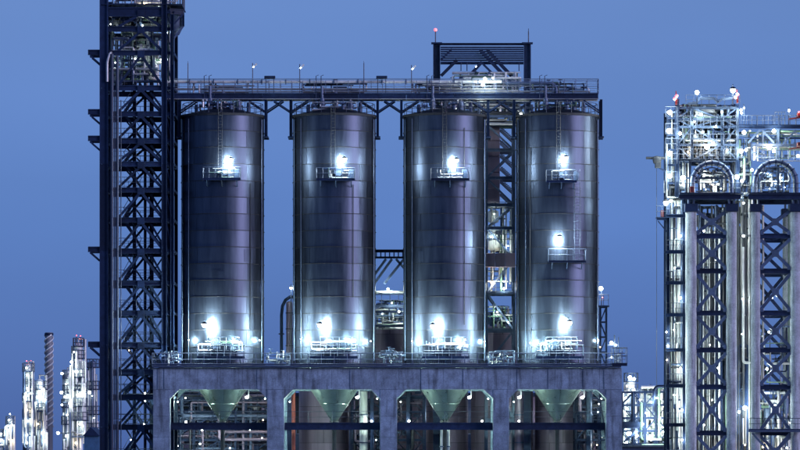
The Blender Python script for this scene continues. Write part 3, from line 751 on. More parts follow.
for (px, y0, y1, r, mt) in ((137, 44, 68, 0.75, 'pipe'), (121, 66, 84, 0.6, 'dark'), (151, 58, 78, 0.55, 'pale'), (118, 14, 26, 1.3, 'dark'), (128, 36, 50, 0.6, 'dark'), (143, -4, 6, 1.2, 'pale'), (158, -4, 5, 0.8, 'pale'), (138, 34, 49, 0.45, 'green')):
    vessel_mb(X(px,TYF), 0.3, Z(y1,TYF), Z(y0,TYF), r).build('vessel', mt, tw)
for (px, py, wt, r) in ((141.5, 24, 45, 0.16), (109.5, 22.5, 12, 0.12), (144, 2, 60, 0.2), (158, 4, 30, 0.18), (160, 58, 40, 0.15), (114, 61, 14, 0.12), (134, 57, 30, 0.13), (152, 62, 30, 0.1), (167, 31, 22, 0.12),
                    (144, 393, 25, 0.16), (144, 401, 25, 0.16), (143, 424, 16, 0.12), (130, 440, 30, 0.14), (128, 350, 10, 0.1)):
    lamp(tw, TP(px, py, -1.6), wt, r)

# ------------------------------------------------------------------ portal frame and rear lift tower behind silos 3 and 4
YP = 7.5
pf = thing('portal_frame', 'high steel portal frame with a slatted crosshead rising above the bridge', 'steel frame', (X(482, YP), YP, 0))
for px in (436.7, 527.3):
    for i, (a, b) in enumerate(((44, 120), (120, 250), (250, 380), (380, 499))):
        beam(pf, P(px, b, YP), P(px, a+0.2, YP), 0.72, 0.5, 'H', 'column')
    MB().box(X(px,YP)-0.55, X(px,YP)+0.55, YP-0.4, YP+0.4, Z(44,YP), Z(42.6,YP)).build('cap_plate', 'steel', pf)
beam(pf, P(433.5, 44.2, YP), P(530.8, 44.2, YP), 0.22, 0.4, 'H', 'beam')
for i in range(8):
    y = 46.6+i*2.15; MB().box(X(440.5,YP), X(523.5,YP), YP-0.14, YP-0.04, Z(y+1.7,YP), Z(y,YP)).build('crosshead_slat', 'steel', pf)
beam(pf, P(440.5, 63.4, YP), P(523.5, 63.4, YP), 0.2, 0.3, 'H', 'beam')
for a, b, wd in (((457, 60), (441, 76), 0.32), ((482, 62), (462, 84), 0.32), ((480, 50), (512, 84), 0.34), ((487, 50), (519, 84), 0.34), ((483, 64), (503, 84), 0.2), ((452, 49), (441, 60), 0.2)):
    MB().beam(P(a[0], a[1], YP-0.4), P(b[0], b[1], YP-0.4), wd, 0.25, 'L').build('brace', 'steel', pf)
for px in (461, 467, 519): MB().tube([P(px, 62, YP-0.3), P(px, 71, YP-0.3)], 0.05, 5).build('hanger', 'steel', pf)
for px, col_, lab in ((435.5, 'glow_red', 'lightning mast with a red beacon on the left column of the portal frame'), (528.5, None, 'plain dark lightning mast on the right column of the portal frame')):
    t = thing('beacon_mast', lab, 'mast', P(px, 42.6, YP))
    MB().tube([P(px, 42.5, YP), P(px, 31, YP)], 0.06, 6).build('pole', 'rail', t)
    if col_: lamp(t, P(px, 29.8, YP), 14, 0.34, 'glow_red', (1.0, 0.15, 0.1), hood=False)
    else: MB().tube([P(px, 31, YP), P(px, 28.5, YP)], 0.03, 4).build('rod_tip', 'rail', t)
# second (rear) frame gives depth
lt = thing('lift_tower', 'braced steel lift tower seen in the slot between third and rightmost silos', 'steel tower', (X(500, YP), YP+2, 0))
truss(lt, [486.5, 514], [101, 124, 150, 178, 205, 228, 258, 293, 330, 365, 420, 497], YP+1.2, YP+5, 0.3, 0.34, '/', 0.2, 'steel_mid')
# lots of gear at the top of it, lit
tangle(lt, X(446,YP), X(528,YP), YP+0.6, YP+3, Z(124,YP), Z(98,YP), 60, 21, (0.04, 0.16), valves=0.25, mats=('pipe','steel_mid','steel','dark','green'))
tangle(lt, X(452,YP), X(520,YP), YP-2, YP-0.6, Z(93,YP), Z(74,YP), 44, 22, (0.04, 0.15), valves=0.25, mats=('pipe','steel_mid','green','pale'))
for y in (98, 115, 122): beam(lt, P(442, y, YP+2), P(526, y, YP+2), 0.3, 0.25)
for (px, py, wt, r) in ((485, 79, 110, 0.34), (482.5, 85, 90, 0.28), (493, 78, 30, 0.2), (476, 66.5, 10, 0.13), (441, 109, 26, 0.17), (456, 109, 20, 0.15), (467, 112, 14, 0.1), (481.5, 116, 60, 0.3), (521, 115, 80, 0.38)):
    lamp(lt, P(px, py, 2.2 if py > 95 and px > 500 else (-2.2 if py < 95 else 5.2)), wt, r)
# cladding duct, vessels, girder in the slot
for i in range(5):
    MB().chbox(X(487.5,YP+2), X(500,YP+2), YP+2.4, YP+3.6, Z(204-i*16,YP+2)+0.0, Z(188-i*16,YP+2)-0.03, 0.04).build('duct_section', 'tank', lt)
vessel_mb(X(496,YP), YP+3, Z(250,YP), Z(226,YP), 0.9).build('vessel', 'pale', lt)
vessel_mb(X(494,YP), YP+3, Z(222,YP), Z(208,YP), 0.55).build('vessel', 'pale', lt)
for i in range(3): MB().chbox(X(485.5+i*10,YP), X(495.2+i*10,YP), YP+0.2, YP+0.9, Z(267,YP), Z(253,YP), 0.03).build('girder_plate', 'tank', lt)
for i in range(6):
    y = 128+i*13; m = MB()
    for j in range(9): 
        f = j/8; x = X(502+12*f, YP+3.3); z = Z(y+11*f, YP+3.3); m.box(x-0.12, x+0.12, YP+3.4, YP+4.4, z-0.03, z+0.03)
    for Yq in (YP+3.35, YP+4.45): m.beam((X(501,YP), Yq, Z(y-1,YP)), (X(515,YP), Yq, Z(y+12,YP)), 0.22, 0.05, 'box')
    m.build('stair_flight', 'steel_mid', lt)
for y in (245, 293, 213): railing_mb([P(486, y, YP+0.6), P(515, y, YP+0.6)], 1.1, 0.9, 0.03).build('railing', 'rail', lt)
MB().box(X(485,YP), X(516,YP), YP+0.4, YP+5, Z(294,YP), Z(293,YP)).build('deck_plate', 'steel_mid', lt)
tangle(lt, X(487,YP), X(514,YP), YP+1.5, YP+4, Z(328,YP), Z(306,YP), 30, 23, (0.04, 0.13), valves=0.2)
tangle(lt, X(487,YP), X(514,YP), YP+1.5, YP+4, Z(290,YP), Z(206,YP), 26, 24, (0.04, 0.12), vert=0.75)
for (px, py, wt, r) in ((492, 283, 70, 0.26), (504, 288.5, 80, 0.26), (491, 237, 40, 0.16), (508, 246, 16, 0.1), (494, 214, 16, 0.1), (497, 312, 25, 0.12), (508, 322, 15, 0.1)):
    lamp(lt, P(px, py, YP+0.9), wt*1.8, r)
# structure in the slot between silos 2 and 3
mr = thing('pipe_gallery', 'pipe gallery with knee-braced girder seen between second and third silos', 'pipe gallery', (X(389, YP), YP+2, 0))
beam(mr, P(370, 251, YP), P(410, 251, YP), 0.3, 0.3); beam(mr, P(370, 257.5, YP), P(410, 257.5, YP), 0.2, 0.3)
for i in range(9): beam(mr, P(372+i*4.4, 252, YP+0.1), P(372+i*4.4, 257, YP+0.1), 0.12, 0.1, 'L', 'stiffener', 'steel_mid')
for a, b in (((392, 259), (374, 284)), ((386, 259), (370, 281)), ((396, 259), (404, 268)), ((404, 259), (384, 284))):
    MB().beam(P(a[0], a[1], YP), P(b[0], b[1], YP), 0.26, 0.16, 'L').build('brace', 'steel_mid', mr)
for px in (372, 408):
    beam(mr, P(px, 497, YP), P(px, 248, YP), 0.35, 0.35, 'H', 'column'); beam(mr, P(px, 497, YP+4), P(px, 248, YP+4), 0.35, 0.35, 'H', 'column')
for y in (293, 306, 326):
    beam(mr, P(372, y, YP), P(408, y, YP), 0.22, 0.2, 'H', 'beam', 'steel_mid')
railing_mb([P(373, 305.5, YP), P(407, 305.5, YP)], 1.1, 0.8, 0.03).build('railing', 'rail', mr)
MB().tube([P(373, 292, YP-0.3), P(407, 292, YP-0.3)], 0.13, 8).build('pipe', 'pale', mr)
tangle(mr, X(375,YP), X(405,YP), YP+0.5, YP+3.4, Z(328,YP), Z(300,YP), 44, 31, (0.04, 0.13), valves=0.2)
for (px, py, wt, r) in ((388, 289, 80, 0.24), (399, 311.5, 40, 0.2), (382, 314, 15, 0.1), (392, 303, 15, 0.12)):
    lamp(mr, P(px, py, YP-0.6), wt*1.8, r)

# ------------------------------------------------------------------ tanks behind the frame
def rear_tank(px, rpx, ytop, Y, label, mat='tank', step=18):
    t = thing('rear_tank', label, 'tank', (X(px, Y), Y, 0), 'tanks behind the concrete frame')
    r = rpx*0.1*S(Y); zt = Z(ytop, Y); x = X(px, Y)
    MB().lathe([(r-0.04, 0.12),(r-0.04, zt)], (x, Y, 0), 40).build('liner', 'seam', t)
    h = step*0.1*S(Y); z = 0.12; k = 0
    pm = {}
    while z < zt-0.1:
        hh = min(h, zt-z)
        key = round(hh, 3)
        if key not in pm: pm[key] = arc_plate(r, 0.008, PI/3-0.008, hh-0.03, 0.03, 8).mesh('shell_plate', M[mat])
        for a in range(6): inst(pm[key], 'shell_plate', t, (0, 0, z), (0, 0, a*PI/3+(k % 2)*PI/6))
        z += h; k += 1
    MB().lathe([(r+0.08, zt-0.05),(r+0.08, zt+0.06),(r*0.4, zt+0.5),(0.001, zt+0.6)], (x, Y, 0), 40).build('roof', mat, t)
    railing_mb([(x+(r-0.1)*math.cos(a*PI/8), Y+(r-0.1)*math.sin(a*PI/8), zt) for a in range(16)], 1.1, 1.4, 0.03, closed=True).build('railing', 'rail', t)
    return t
rear_tank(390, 33, 328, 17, 'purple-grey plated tank visible between second and third silos')
rear_tank(502, 31, 328, 17, 'purple-grey plated tank visible between third and rightmost silos')
rear_tank(324, 25, 384, 17, 'dark blue tank standing behind the second hopper from the left')
rear_tank(447, 21, 384, 19, 'narrow dark tank standing behind the third hopper from the left')
rear_tank(562, 27, 380, 17, 'pinkish tank standing behind the rightmost hopper')
rs = thing('compressor_hall', 'long dark clad hall with rows of small windows seen through the bays behind the frame', 'building', (X(388, 32), 32, 0))
hx0, hx1, hz = X(150, 32), X(618, 32), Z(396, 32)
MB().box(hx0, hx1, 32.2, 44, 0, hz-0.1).build('wall', 'dark', rs)
MB().box(hx0-0.4, hx1+0.4, 31.7, 44.5, hz, hz+0.35).build('roof', 'steel', rs)
npn = 42
for i in range(npn):
    xa, xb = hx0+(hx1-hx0)*i/npn+0.03, hx0+(hx1-hx0)*(i+1)/npn-0.03
    for j in range(3):
        za, zb2 = hz*j/3+0.05, hz*(j+1)/3-0.05
        MB().chbox(xa, xb, 32.05, 32.19, za, zb2, 0.03).build('cladding_panel', ('tank','dark','steel_mid','steel')[(i*7+j*3) % 4], rs)
    if i % 3 == 1:
        wf = MB().box(xa+0.1, xb-0.1, 31.98, 32.04, hz*0.62, hz*0.62+0.9).build('window', 'rail_lit', rs)
        MB().box(xa+0.18, xb-0.18, 31.95, 31.977, hz*0.62+0.08, hz*0.62+0.82).build('pane', 'dark', wf)
rnd = random.Random(9)
for i in range(16): lamp(rs, (hx0+(hx1-hx0)*(i+0.5)/16, 31.2, rnd.uniform(6.5, hz-0.6)), 34, 0.14)
# vertical pipes in the bays
t = thing('orange_riser', 'bright orange vertical riser pipe at the left of the second concrete bay', 'pipe', (X(293.5, 8), 8, 0))
for a, b in ((12.5, 8.2), (8.15, 4.2), (4.15, 0.12)):
    MB().tube([(X(293.5,8), 8, b), (X(293.5,8), 8, a)], 0.2, 10).build('pipe', 'orange', t)
for px, r, lab, mt in ((363.5, 0.42, 'wide pale riser duct at the right of the second concrete bay', 'pale'), (441.5, 0.12, 'left one of two thin pale pipes under the third hopper tip', 'pale'), (448.5, 0.12, 'right one of two thin pale pipes under the third hopper tip', 'pale'),
                       (519, 0.45, 'thick purple-grey riser at the left of the rightmost concrete bay', 'tank'), (589, 0.3, 'grey riser with clamp rings at the right of the rightmost concrete bay', 'steel_mid')):
    Y = 8 if px not in (441.5, 448.5) else -2
    t = thing('riser_pipe', lab, 'pipe', (X(px, Y), Y, 0)); top = Z(388, Y) if Y == 8 else Z(430, Y)
    k = 4
    for i in range(k): MB().tube([(X(px,Y), Y, top*i/k+0.12), (X(px,Y), Y, top*(i+1)/k+0.08)], r, 12).build('pipe_section', mt, t)
    for i in range(1, k): MB().lathe([(r,-0.06),(r+0.1,-0.06),(r+0.1,0.06),(r,0.06)], (X(px,Y), Y, top*i/k+0.1), 14).build('clamp_ring', 'steel_mid', t)
# process pipe racks behind the bays
def rack(label, px0, px1, Y, seed, rows=(398, 412, 426, 440, 456, 476), n=60, mats=('tank','steel_mid','steel','dark','tank','steel_mid'), ncol=5, rr=(0.05, 0.18)):
    t = thing('pipe_rack', label, 'pipe rack', (X((px0+px1)/2, Y), Y, 0), 'pipe racks behind the concrete frame')
    xs = [px0+(px1-px0)*i/(ncol-1) for i in range(ncol)]
    truss(t, xs, list(rows)+[498], Y, Y+4, 0.26, 0.24, '/', 0.12, 'steel')
    for y in rows[:-1]: railing_mb([P(px0, y-1, Y-0.3), P(px1, y-1, Y-0.3)], 1.1, 1.5, 0.03).build('railing', 'rail', t)
    tangle(t, X(px0,Y), X(px1,Y), Y-0.2, Y+3.5, Z(460,Y), Z(rows[0]-6,Y), n, seed, rr, mats, valves=0.2)
    return t
rk = rack('busy pipe rack seen through the leftmost concrete bay', 168, 272, 13, 41, n=110)
for (px, py, wt, r) in ((185.5, 398, 40, 0.12), (186, 422, 70, 0.24), (202, 430, 60, 0.2), (222, 437, 30, 0.12), (200, 444, 40, 0.16), (246, 398, 30, 0.12), (263, 420, 20, 0.12), (250, 430, 30, 0.12), (262, 438, 20, 0.10), (230, 448, 40, 0.15), (178, 446, 20, 0.1)):
    lamp(rk, P(px, py, 11.2), wt, r)
rk = rack('pipe rack seen through the second concrete bay', 352, 384, 11, 42, n=24, ncol=3)
for (px, py, wt, r) in ((371.5, 421, 40, 0.2), (376, 440, 20, 0.1)): lamp(rk, P(px, py, 7), wt, r)
rk = rack('pipe rack seen through the third concrete bay', 396, 424, 11, 43, n=14, ncol=3)
for (px, py, wt, r) in ((409, 421, 40, 0.22),): lamp(rk, P(px, py, 7), wt, r)
rk = rack('pipe rack seen through the rightmost concrete bay', 576, 610, 10, 44, n=36, ncol=4)
for (px, py, wt, r) in ((599, 404, 30, 0.12), (598, 412, 30, 0.12), (602, 437, 30, 0.14), (597, 445, 26, 0.12)): lamp(rk, P(px, py, 8), wt, r)
# lights mounted below the lintel and at the outlet girders
BAY = ('leftmost', 'second', 'third', 'rightmost')
for i, (px, py, lab) in enumerate(((482, 421, 'small lamp on the outlet girder at the right of the third concrete bay'), (519, 421, 'small lamp on the outlet girder at the left of the rightmost bay'))):
    floodlight(P(px, py, -3.9), lab, 26, 0.2, post=0.5, group='small lamps on the outlet girders')
for i, c in enumerate(SX):
    floodlight((X(c)-4.4, -1.7, Z(402)), 'green-white floodlight aimed at the hopper from its left, %s bay' % BAY[i], 700, 0.12, arm=0.6, group='floodlights lighting the hoppers', col=(0.72, 1.0, 0.82))
    floodlight((X(c)+4.3, -2.0, Z(399)), 'green-white floodlight aimed at the hopper from its right, %s bay' % BAY[i], 620, 0.12, arm=0.6, group='floodlights lighting the hoppers', col=(0.74, 1.0, 0.84))
for i, (px, lab) in enumerate(((247.5, 'right of the leftmost hopper'), (358, 'right of the second hopper'), (470, 'right of the third hopper'), (520, 'left of the rightmost hopper'), (583, 'right of the rightmost hopper'))):
    t = thing('hook_vent', 'small white hook-shaped vent pipe with an added glowing head, hanging %s' % lab, 'lamp', P(px, 390, -4.3), 'hooked vent pipes under the lintel')
    MB().tube(rounded([P(px+1.2, 390, -4.3), P(px+1.2, 396, -4.3), P(px, 399, -4.3), P(px-1.6, 397.5, -4.3)], 0.2), 0.06, 6).build('bracket', 'pale', t)
    MB().beam(P(px-2, 398, -4.35), P(px+0.8, 396.5, -4.35), 0.2, 0.2, 'box').build('added_lamp_head', 'glow', t)  # glowing head and its light are added; the hooks are white vent pipes
    light(t, (0, -0.3, -0.9), 14, 0.1)

# ------------------------------------------------------------------ floodlights on the silos
UP = [(231, 160), (344.5, 159.5), (456.5, 160.5), (566, 158)]
NM = ('leftmost', 'second', 'third', 'rightmost')
for i, (px, py) in enumerate(UP):
    floodlight(P(px, py, -RS-1.2), 'bright floodlight above the upper side platform of the %s silo' % NM[i], 1150, 0.40, arm=1.1, col=(0.80, 0.97, 1.0))
floodlight(P(559.5, 238, -RS-1.5), 'bright floodlight above the middle platform of the rightmost silo', 1500, 0.46, arm=1.4, col=(0.80, 0.97, 1.0))
LO = [(207, 327), (321, 327), (432.5, 328), (567, 325)]
for i, (px, py) in enumerate(LO):
    dx = X(px)-X(SX[i]); yw = -math.sqrt(RS*RS-dx*dx)
    floodlight((X(px), yw-1.6, Z(py)), 'large floodlight over the lower platform of the %s silo' % NM[i], 2900, 0.46, arm=1.5, col=(0.82, 1.0, 0.94))
LO2 = [(241.5, 343), (355, 341), (464, 341), (541, 345)]
for i, (px, py) in enumerate(LO2):
    dx = X(px)-X(SX[i]); yw = -math.sqrt(RS*RS-dx*dx)
    floodlight((X(px), yw-1.2, Z(py)), 'lesser floodlight low at the side of the lower platform, %s silo' % NM[i], 900, 0.2, arm=0.7, col=(0.70, 1.0, 0.88))
for i, (px, py, lab) in enumerate(((190.5, 341, 'small lamp at the left foot of the leftmost silo'), (260.5, 341, 'small tilted lamp at the right foot of the leftmost silo'), (302, 340, 'small lamp at the left foot of the second silo'),
        (371, 342, 'small lamp at the right foot of the second silo'), (412, 342, 'small lamp at the left foot of the third silo'), (484, 342, 'small lamp at the right foot of the third silo'), (529, 344, 'small lamp at the left foot of the rightmost silo'), (597.5, 341, 'small lamp at the right foot of the rightmost silo'))):
    c = SX[i//2]; dx = X(px)-X(c); yw = -math.sqrt(max(0.3, RS*RS-dx*dx))
    floodlight((X(px), yw-0.75, Z(py)), lab, 330, 0.10, arm=0.5, col=(0.78, 1.0, 0.9), group='small foot lamps on the silos')
# the gooseneck pipe and lamp left of silo 2
t = thing('gooseneck_pipe', 'dark gooseneck pipe bending over beside the left foot of the second silo', 'pipe', (X(281.5), 3, Z(366)))
pts = [P(281.5, 366, 3), P(281.5, 315, 3), P(282.5, 306, 3), P(285.5, 300, 3), P(290, 297, 3), P(294, 297, 3)]
MB().tube(pts, 0.16, 8).build('pipe', 'steel', t)
MB().lathe([(0.16,-0.06),(0.3,-0.06),(0.3,0.06),(0.16,0.06)], P(281.5, 334, 3), 12).build('flange', 'steel', t)
t = thing('vertical_drum', 'slim dark vertical drum between the leftmost and second silos', 'drum', (X(289), 3.2, Z(366)))
vessel_mb(X(288.5), 3.2, Z(366), Z(300), 0.33).build('shell', 'tank', t)
for y in (312, 328, 345): MB().lathe([(0.33,-0.04),(0.40,-0.04),(0.40,0.04),(0.33,0.04)], (X(288.5), 3.2, Z(y)), 14).build('band', 'seam', t)
floodlight(P(291, 288, 1.0), 'post floodlight left of the second silo, above the gooseneck pipe', 90, 0.26, post=7.6)
# tangle of small deck gear between the silos
for k, (a, b, lab) in enumerate(((266, 291, 'cluster of small valves and pipes on the deck between leftmost and second silos'), (166, 180, 'cluster of small pipes on the deck left of the leftmost silo'), (378, 402, 'cluster of pipes on the deck between second and third silos'), (488, 514, 'cluster of pipes on the deck between third and rightmost silos'))):
    t = thing('pipe_manifold', lab, 'pipes', (X((a+b)/2), -2, Z(366)))
    tangle(t, X(a), X(b), -4.2, -1, Z(366), Z(352), 16, 300+k, (0.03, 0.08), mats=('pipe','steel_mid','rail'), valves=0.6)
# lamp tower right of silo 4
Yl = 3.0
t = thing('lamp_tower', 'slim braced ladder tower with lamps just right of the rightmost silo', 'lamp tower', (X(605, Yl), Yl, 0))
truss(t, [600.5, 606.5], [307, 322, 337, 352, 366, 400, 440, 498], Yl, Yl+1.2, 0.16, 0.14, '/', 0.08, 'steel')
MB().box(X(598,Yl), X(609,Yl), Yl-0.5, Yl+1.6, Z(307,Yl), Z(305.5,Yl)).build('platform', 'steel', t)
railing_mb([P(598.5, 305.5, Yl-0.45), P(608.5, 305.5, Yl-0.45)], 1.1, 0.5, 0.025).build('railing', 'rail', t)
MB().tube([P(601.5, 306, Yl), P(601.5, 291, Yl)], 0.06, 6).build('lamp_post', 'rail', t)
lamp(t, P(601, 288.5, Yl-0.3), 160, 0.42)
lamp(t, P(602.5, 297.5, Yl-0.5), 3, 0.13, 'glow_red', (1, 0.1, 0.1), hood=False)
for (px, py, r, wt) in ((611.5, 343, 0.34, 80), (616, 345, 0.2, 40), (611.5, 357, 0.18, 30), (612, 365.5, 0.15, 20), (600, 347, 0.13, 16)): lamp(t, P(px, py, Yl), wt, r)
for y in (345, 358, 367): beam(t, P(606, y, Yl+0.3), P(614, y, Yl+0.3), 0.1, 0.1, 'L', 'lamp_arm', 'rail')
beam(t, P(614.5, 370, Yl+0.3), P(614.5, 335, Yl+0.3), 0.12, 0.12, 'H', 'column', 'rail')
MB().tube([P(618.5, 372, Yl), P(618.5, 337, Yl)], 0.04, 5).build('rod', 'rail', t)

# ------------------------------------------------------------------ right hand unit
YR = -2.0; YRB = 6.0
rf = thing('column_frame', 'tall frame of pale concrete columns cross-braced with dark steel at the right', 'concrete frame', (X(760, YR), 2, 0))
RC = [(691, 11), (731.5, 10.5), (755.5, 9.5), (795.5, 10.5), (835, 10.5)]
RL = [236, 271, 313, 350, 387, 433, 470, 499]
for (px, wd) in RC:
    for Y in (YR, YRB):
        r = wd*0.05
        z1 = Z(212, YR); z = 0.12
        while z < z1-0.05:
            zt = min(z+1.62, z1)
            MB().lathe([(r-0.02, z),(r, z+0.025),(r, zt-0.035),(r-0.02, zt-0.01)], (X(px,YR), Y, 0), 20).build('column_lift', 'pier', rf); z = zt
        MB().lathe([(0.001, 0.12),(r-0.03, 0.12),(r-0.03, z1-0.01),(0.001, z1-0.01)], (X(px,YR), Y, 0), 16).build('column_core', 'pier', rf)
        MB().chbox(X(px,YR)-r-0.12, X(px,YR)+r+0.12, Y-r-0.1, Y+r+0.1, Z(212,YR), Z(204,YR), 0.05).build('capital', 'steel', rf)
        for k in (-0.25, 0.25): MB().chbox(X(px,YR)+k-0.09, X(px,YR)+k+0.09, Y-0.3, Y+0.3, Z(204,YR), Z(199.5,YR), 0.02).build('bearing_post', 'steel_mid', rf)
# deck girders at the top
for a, b in ((679, 740.5), (748, 812)):
    for Y in (YR-0.5, YRB): beam(rf, P(a, 197, YR)+Vector((0,Y-YR,0)), P(b, 197, YR)+Vector((0,Y-YR,0)), 0.5, 0.4, 'H', 'deck_girder')
    MB().box(X(a,YR), X(b,YR), YR-0.8, YRB+0.5, Z(194,YR), Z(193,YR)).build('deck_plate', 'steel', rf)
    railing_mb([P(a, 193, YR-0.7), P(b, 193, YR-0.7)], 1.0, 0.7, 0.03).build('railing', 'rail', rf)
for (i, j) in ((0,1),(2,3),(3,4)):
    a, b = RC[i][0]+RC[i][1]/2, RC[j][0]-RC[j][1]/2
    for Y in (YR, YRB):
        o = Vector((0, Y-YR, 0))
        ys = [208]+RL
        for y in RL: beam(rf, P(a, y, YR)+o, P(b, y, YR)+o, 0.5, 0.35, 'H', 'beam')
        for k in range(len(ys)-1):
            y0, y1 = ys[k]+3, ys[k+1]-3
            MB().beam(P(a, y0, YR)+o+Vector((0,0.09,0)), P(b, y1, YR)+o+Vector((0,0.09,0)), 0.32, 0.2, 'L').build('brace', 'steel_mid' if Y == YR else 'steel', rf)
            MB().beam(P(b, y0, YR)+o-Vector((0,0.09,0)), P(a, y1, YR)+o-Vector((0,0.09,0)), 0.32, 0.2, 'L').build('brace', 'steel_mid' if Y == YR else 'steel', rf)
    ys = [208]+RL
    for k in range(len(ys)-1):
        ym = (ys[k]+ys[k+1])/2; xm = (a+b)/2
        MB().chbox(X(xm,YR)-0.35, X(xm,YR)+0.35, YR-0.24, YR-0.2, Z(ym,YR)-0.35, Z(ym,YR)+0.35, 0.01).build('gusset_plate', 'steel_mid', rf)
        for xx, sg in ((a, 1), (b, -1)):
            xa_, xb_ = sorted((X(xx,YR), X(xx,YR)+sg*0.32)); MB().chbox(xa_, xb_, YR-0.24, YR-0.2, Z(ys[k+1],YR)+0.1, Z(ys[k+1]-5,YR), 0.01).build('gusset_plate', 'steel_mid', rf)
    for y in RL:
        for x in (a, b): beam(rf, P(x, y, YR)+Vector((0,0.3,0)), P(x, y, YR)+Vector((0,YRB-YR-0.3,0)), 0.4, 0.3)
# lower landing at the right
MB().box(X(748,YR), X(806,YR), YR-1.6, YR-0.6, Z(430.5,YR), Z(429,YR)).build('lower_deck', 'steel', rf)
beam(rf, P(748, 431, YR-1.6), P(806, 431, YR-1.6), 0.22, 0.15, 'H', 'beam', 'steel_mid')
railing_mb([P(749, 429, YR-1.55), P(806, 429, YR-1.55)], 1.05, 0.8, 0.03).build('railing', 'rail', rf)
for x0, x1 in ((752, 772), (790, 772)): MB().beam(P(x0, 433, YR-1), P(x1, 455, YR-1), 0.2, 0.15, 'L').build('brace', 'steel_mid', rf)
for (px, py, wt, r) in ((743.5, 203, 45, 0.2), (743.5, 236, 50, 0.26), (743, 299, 35, 0.2), (745, 408, 190, 0.42), (739, 412, 60, 0.25), (704, 231, 45, 0.2), (772, 297.5, 40, 0.22), (767, 369, 45, 0.25), (769, 332, 30, 0.2), (718, 368, 30, 0.18),
                    (763, 447, 25, 0.22), (778, 449, 25, 0.18), (787, 448, 25, 0.2), (790, 423, 30, 0.15), (742, 334, 12, 0.13), (710, 345, 35, 0.12), (706, 300, 35, 0.12), (716, 260, 35, 0.12), (712, 400, 35, 0.14), (704, 425, 35, 0.14), (775, 405, 30, 0.14), (745, 445, 25, 0.16)):
    lamp(rf, P(px, py, YR+1.6), wt*2.6, r)
# bundle of pale vertical reactor tubes seen through the left bay
bt = thing('tube_bundle', 'bundle of pale vertical tubes behind the left braced bay of the concrete columns', 'pipes', (X(711, 3), 3, 0))
rnd = random.Random(77)
for i in range(13):
    px = 698.5+i*2.25+rnd.uniform(-0.5, 0.5); Y = 2.5+rnd.uniform(-0.8, 1.2); top = rnd.uniform(206, 245); r = rnd.uniform(0.05, 0.11)
    MB().tube([P(px, 499, Y), P(px, top, Y)], r, 8).build('tube', rnd.choice(('pipe','pale','pipe','green')), bt)
tangle(bt, X(698,3), X(726,3), 2, 5, Z(495,3), Z(206,3), 90, 78, (0.04, 0.12), vert=0.35, valves=0.1, mats=('pipe','dark','steel_mid','steel','dark'))
for i in range(14): MB().box(X(698,3), X(726,3), 4.6, 4.9, Z(226+20*i,3), Z(214+20*i,3)).build('back_panel', 'dark', bt)
# pipes in the narrow bay and in the right bay
t = thing('riser_bundle', 'tight bundle of risers in the narrow gap between the middle concrete columns', 'pipes', (X(743, 2), 2, 0))
for px, r, mt in ((738.5, 0.09, 'green'), (741.5, 0.12, 'pipe'), (745, 0.08, 'dark'), (748.5, 0.14, 'pipe'), (750.3, 0.06, 'green')):
    MB().tube([P(px, 499, 2), P(px, 180, 2)], r, 8).build('pipe', mt, t)
tangle(t, X(738,2), X(750,2), 1, 5, Z(495,2), Z(200,2), 56, 80, (0.04, 0.16), vert=0.35, valves=0.3, mats=('dark','steel','pipe','dark'))
for i in range(15): MB().box(X(737.5,2), X(750.5,2), 4.8, 5.1, Z(222+19.5*i,2), Z(206+19.5*i,2)).build('back_panel', 'dark', t)
t = thing('right_bay_equipment', 'pipes and small vessels low in the rightmost braced bay', 'pipes', (X(776, 3), 3, 0))
tangle(t, X(761,3), X(790,3), 2, 5, Z(495,3), Z(392,3), 60, 81, (0.04, 0.16), valves=0.3)
tangle(t, X(761,3), X(790,3), 2, 5, Z(392,3), Z(320,3), 14, 82, (0.04, 0.10), valves=0.3)
for px, y0, y1, r in ((768, 407, 426, 0.45), (778, 400, 420, 0.35), (786, 398, 414, 0.3)): vessel_mb(X(px,3), 3, Z(y1,3), Z(y0,3), r).build('vessel', 'steel_mid', t)
for px in (763, 789): MB().tube([P(px, 499, 4), P(px, 205, 4)], 0.12, 8).build('pipe', 'green' if px > 780 else 'pipe', t)
# left column of pipes and small floors at the unit's left edge
YL = -1.0
le = thing('ladder_shaft', 'brightly lit shaft of pipes and small floors on the left edge of the right unit', 'steel tower', (X(677, YL), YL+2, 0))
for px, wd in ((668, 0.3), (684, 0.25)):
    for Y in (YL, YL+4): beam(le, P(px, 499, YL)+Vector((0,Y-YL,0)), P(px, 110 if px == 668 else 199, YL)+Vector((0,Y-YL,0)), wd, 0.3, 'H', 'column')
for y in (216, 252, 283, 315, 350, 386, 425, 462):
    beam(le, P(666, y, YL-0.2), P(686, y, YL-0.2), 0.32, 0.25); MB().box(X(667,YL), X(685,YL), YL, YL+4, Z(y-1.5,YL), Z(y-2,YL)).build('floor_plate', 'steel', le)
    railing_mb([P(666.5, y-2, YL-0.2), P(685, y-2, YL-0.2)], 1.0, 0.6, 0.025).build('railing', 'rail', le)
for px, r, mt in ((671.5, 0.16, 'pale'), (675, 0.1, 'pipe'), (678.5, 0.2, 'pale'), (682, 0.1, 'pipe'), (665.5, 0.07, 'steel')):
    segs = (499, 425, 350, 283, 216, 201)
    for i in range(5): MB().tube([P(px, segs[i], YL+1.2), P(px, segs[i+1]+0.3, YL+1.2)], r, 10).build('pipe', mt, le)
tangle(le, X(668,YL), X(685,YL), YL+0.4, YL+3, Z(495,YL), Z(200,YL), 60, 83, (0.04, 0.13), vert=0.4, valves=0.3, mats=('pipe','dark','steel_mid','steel'))
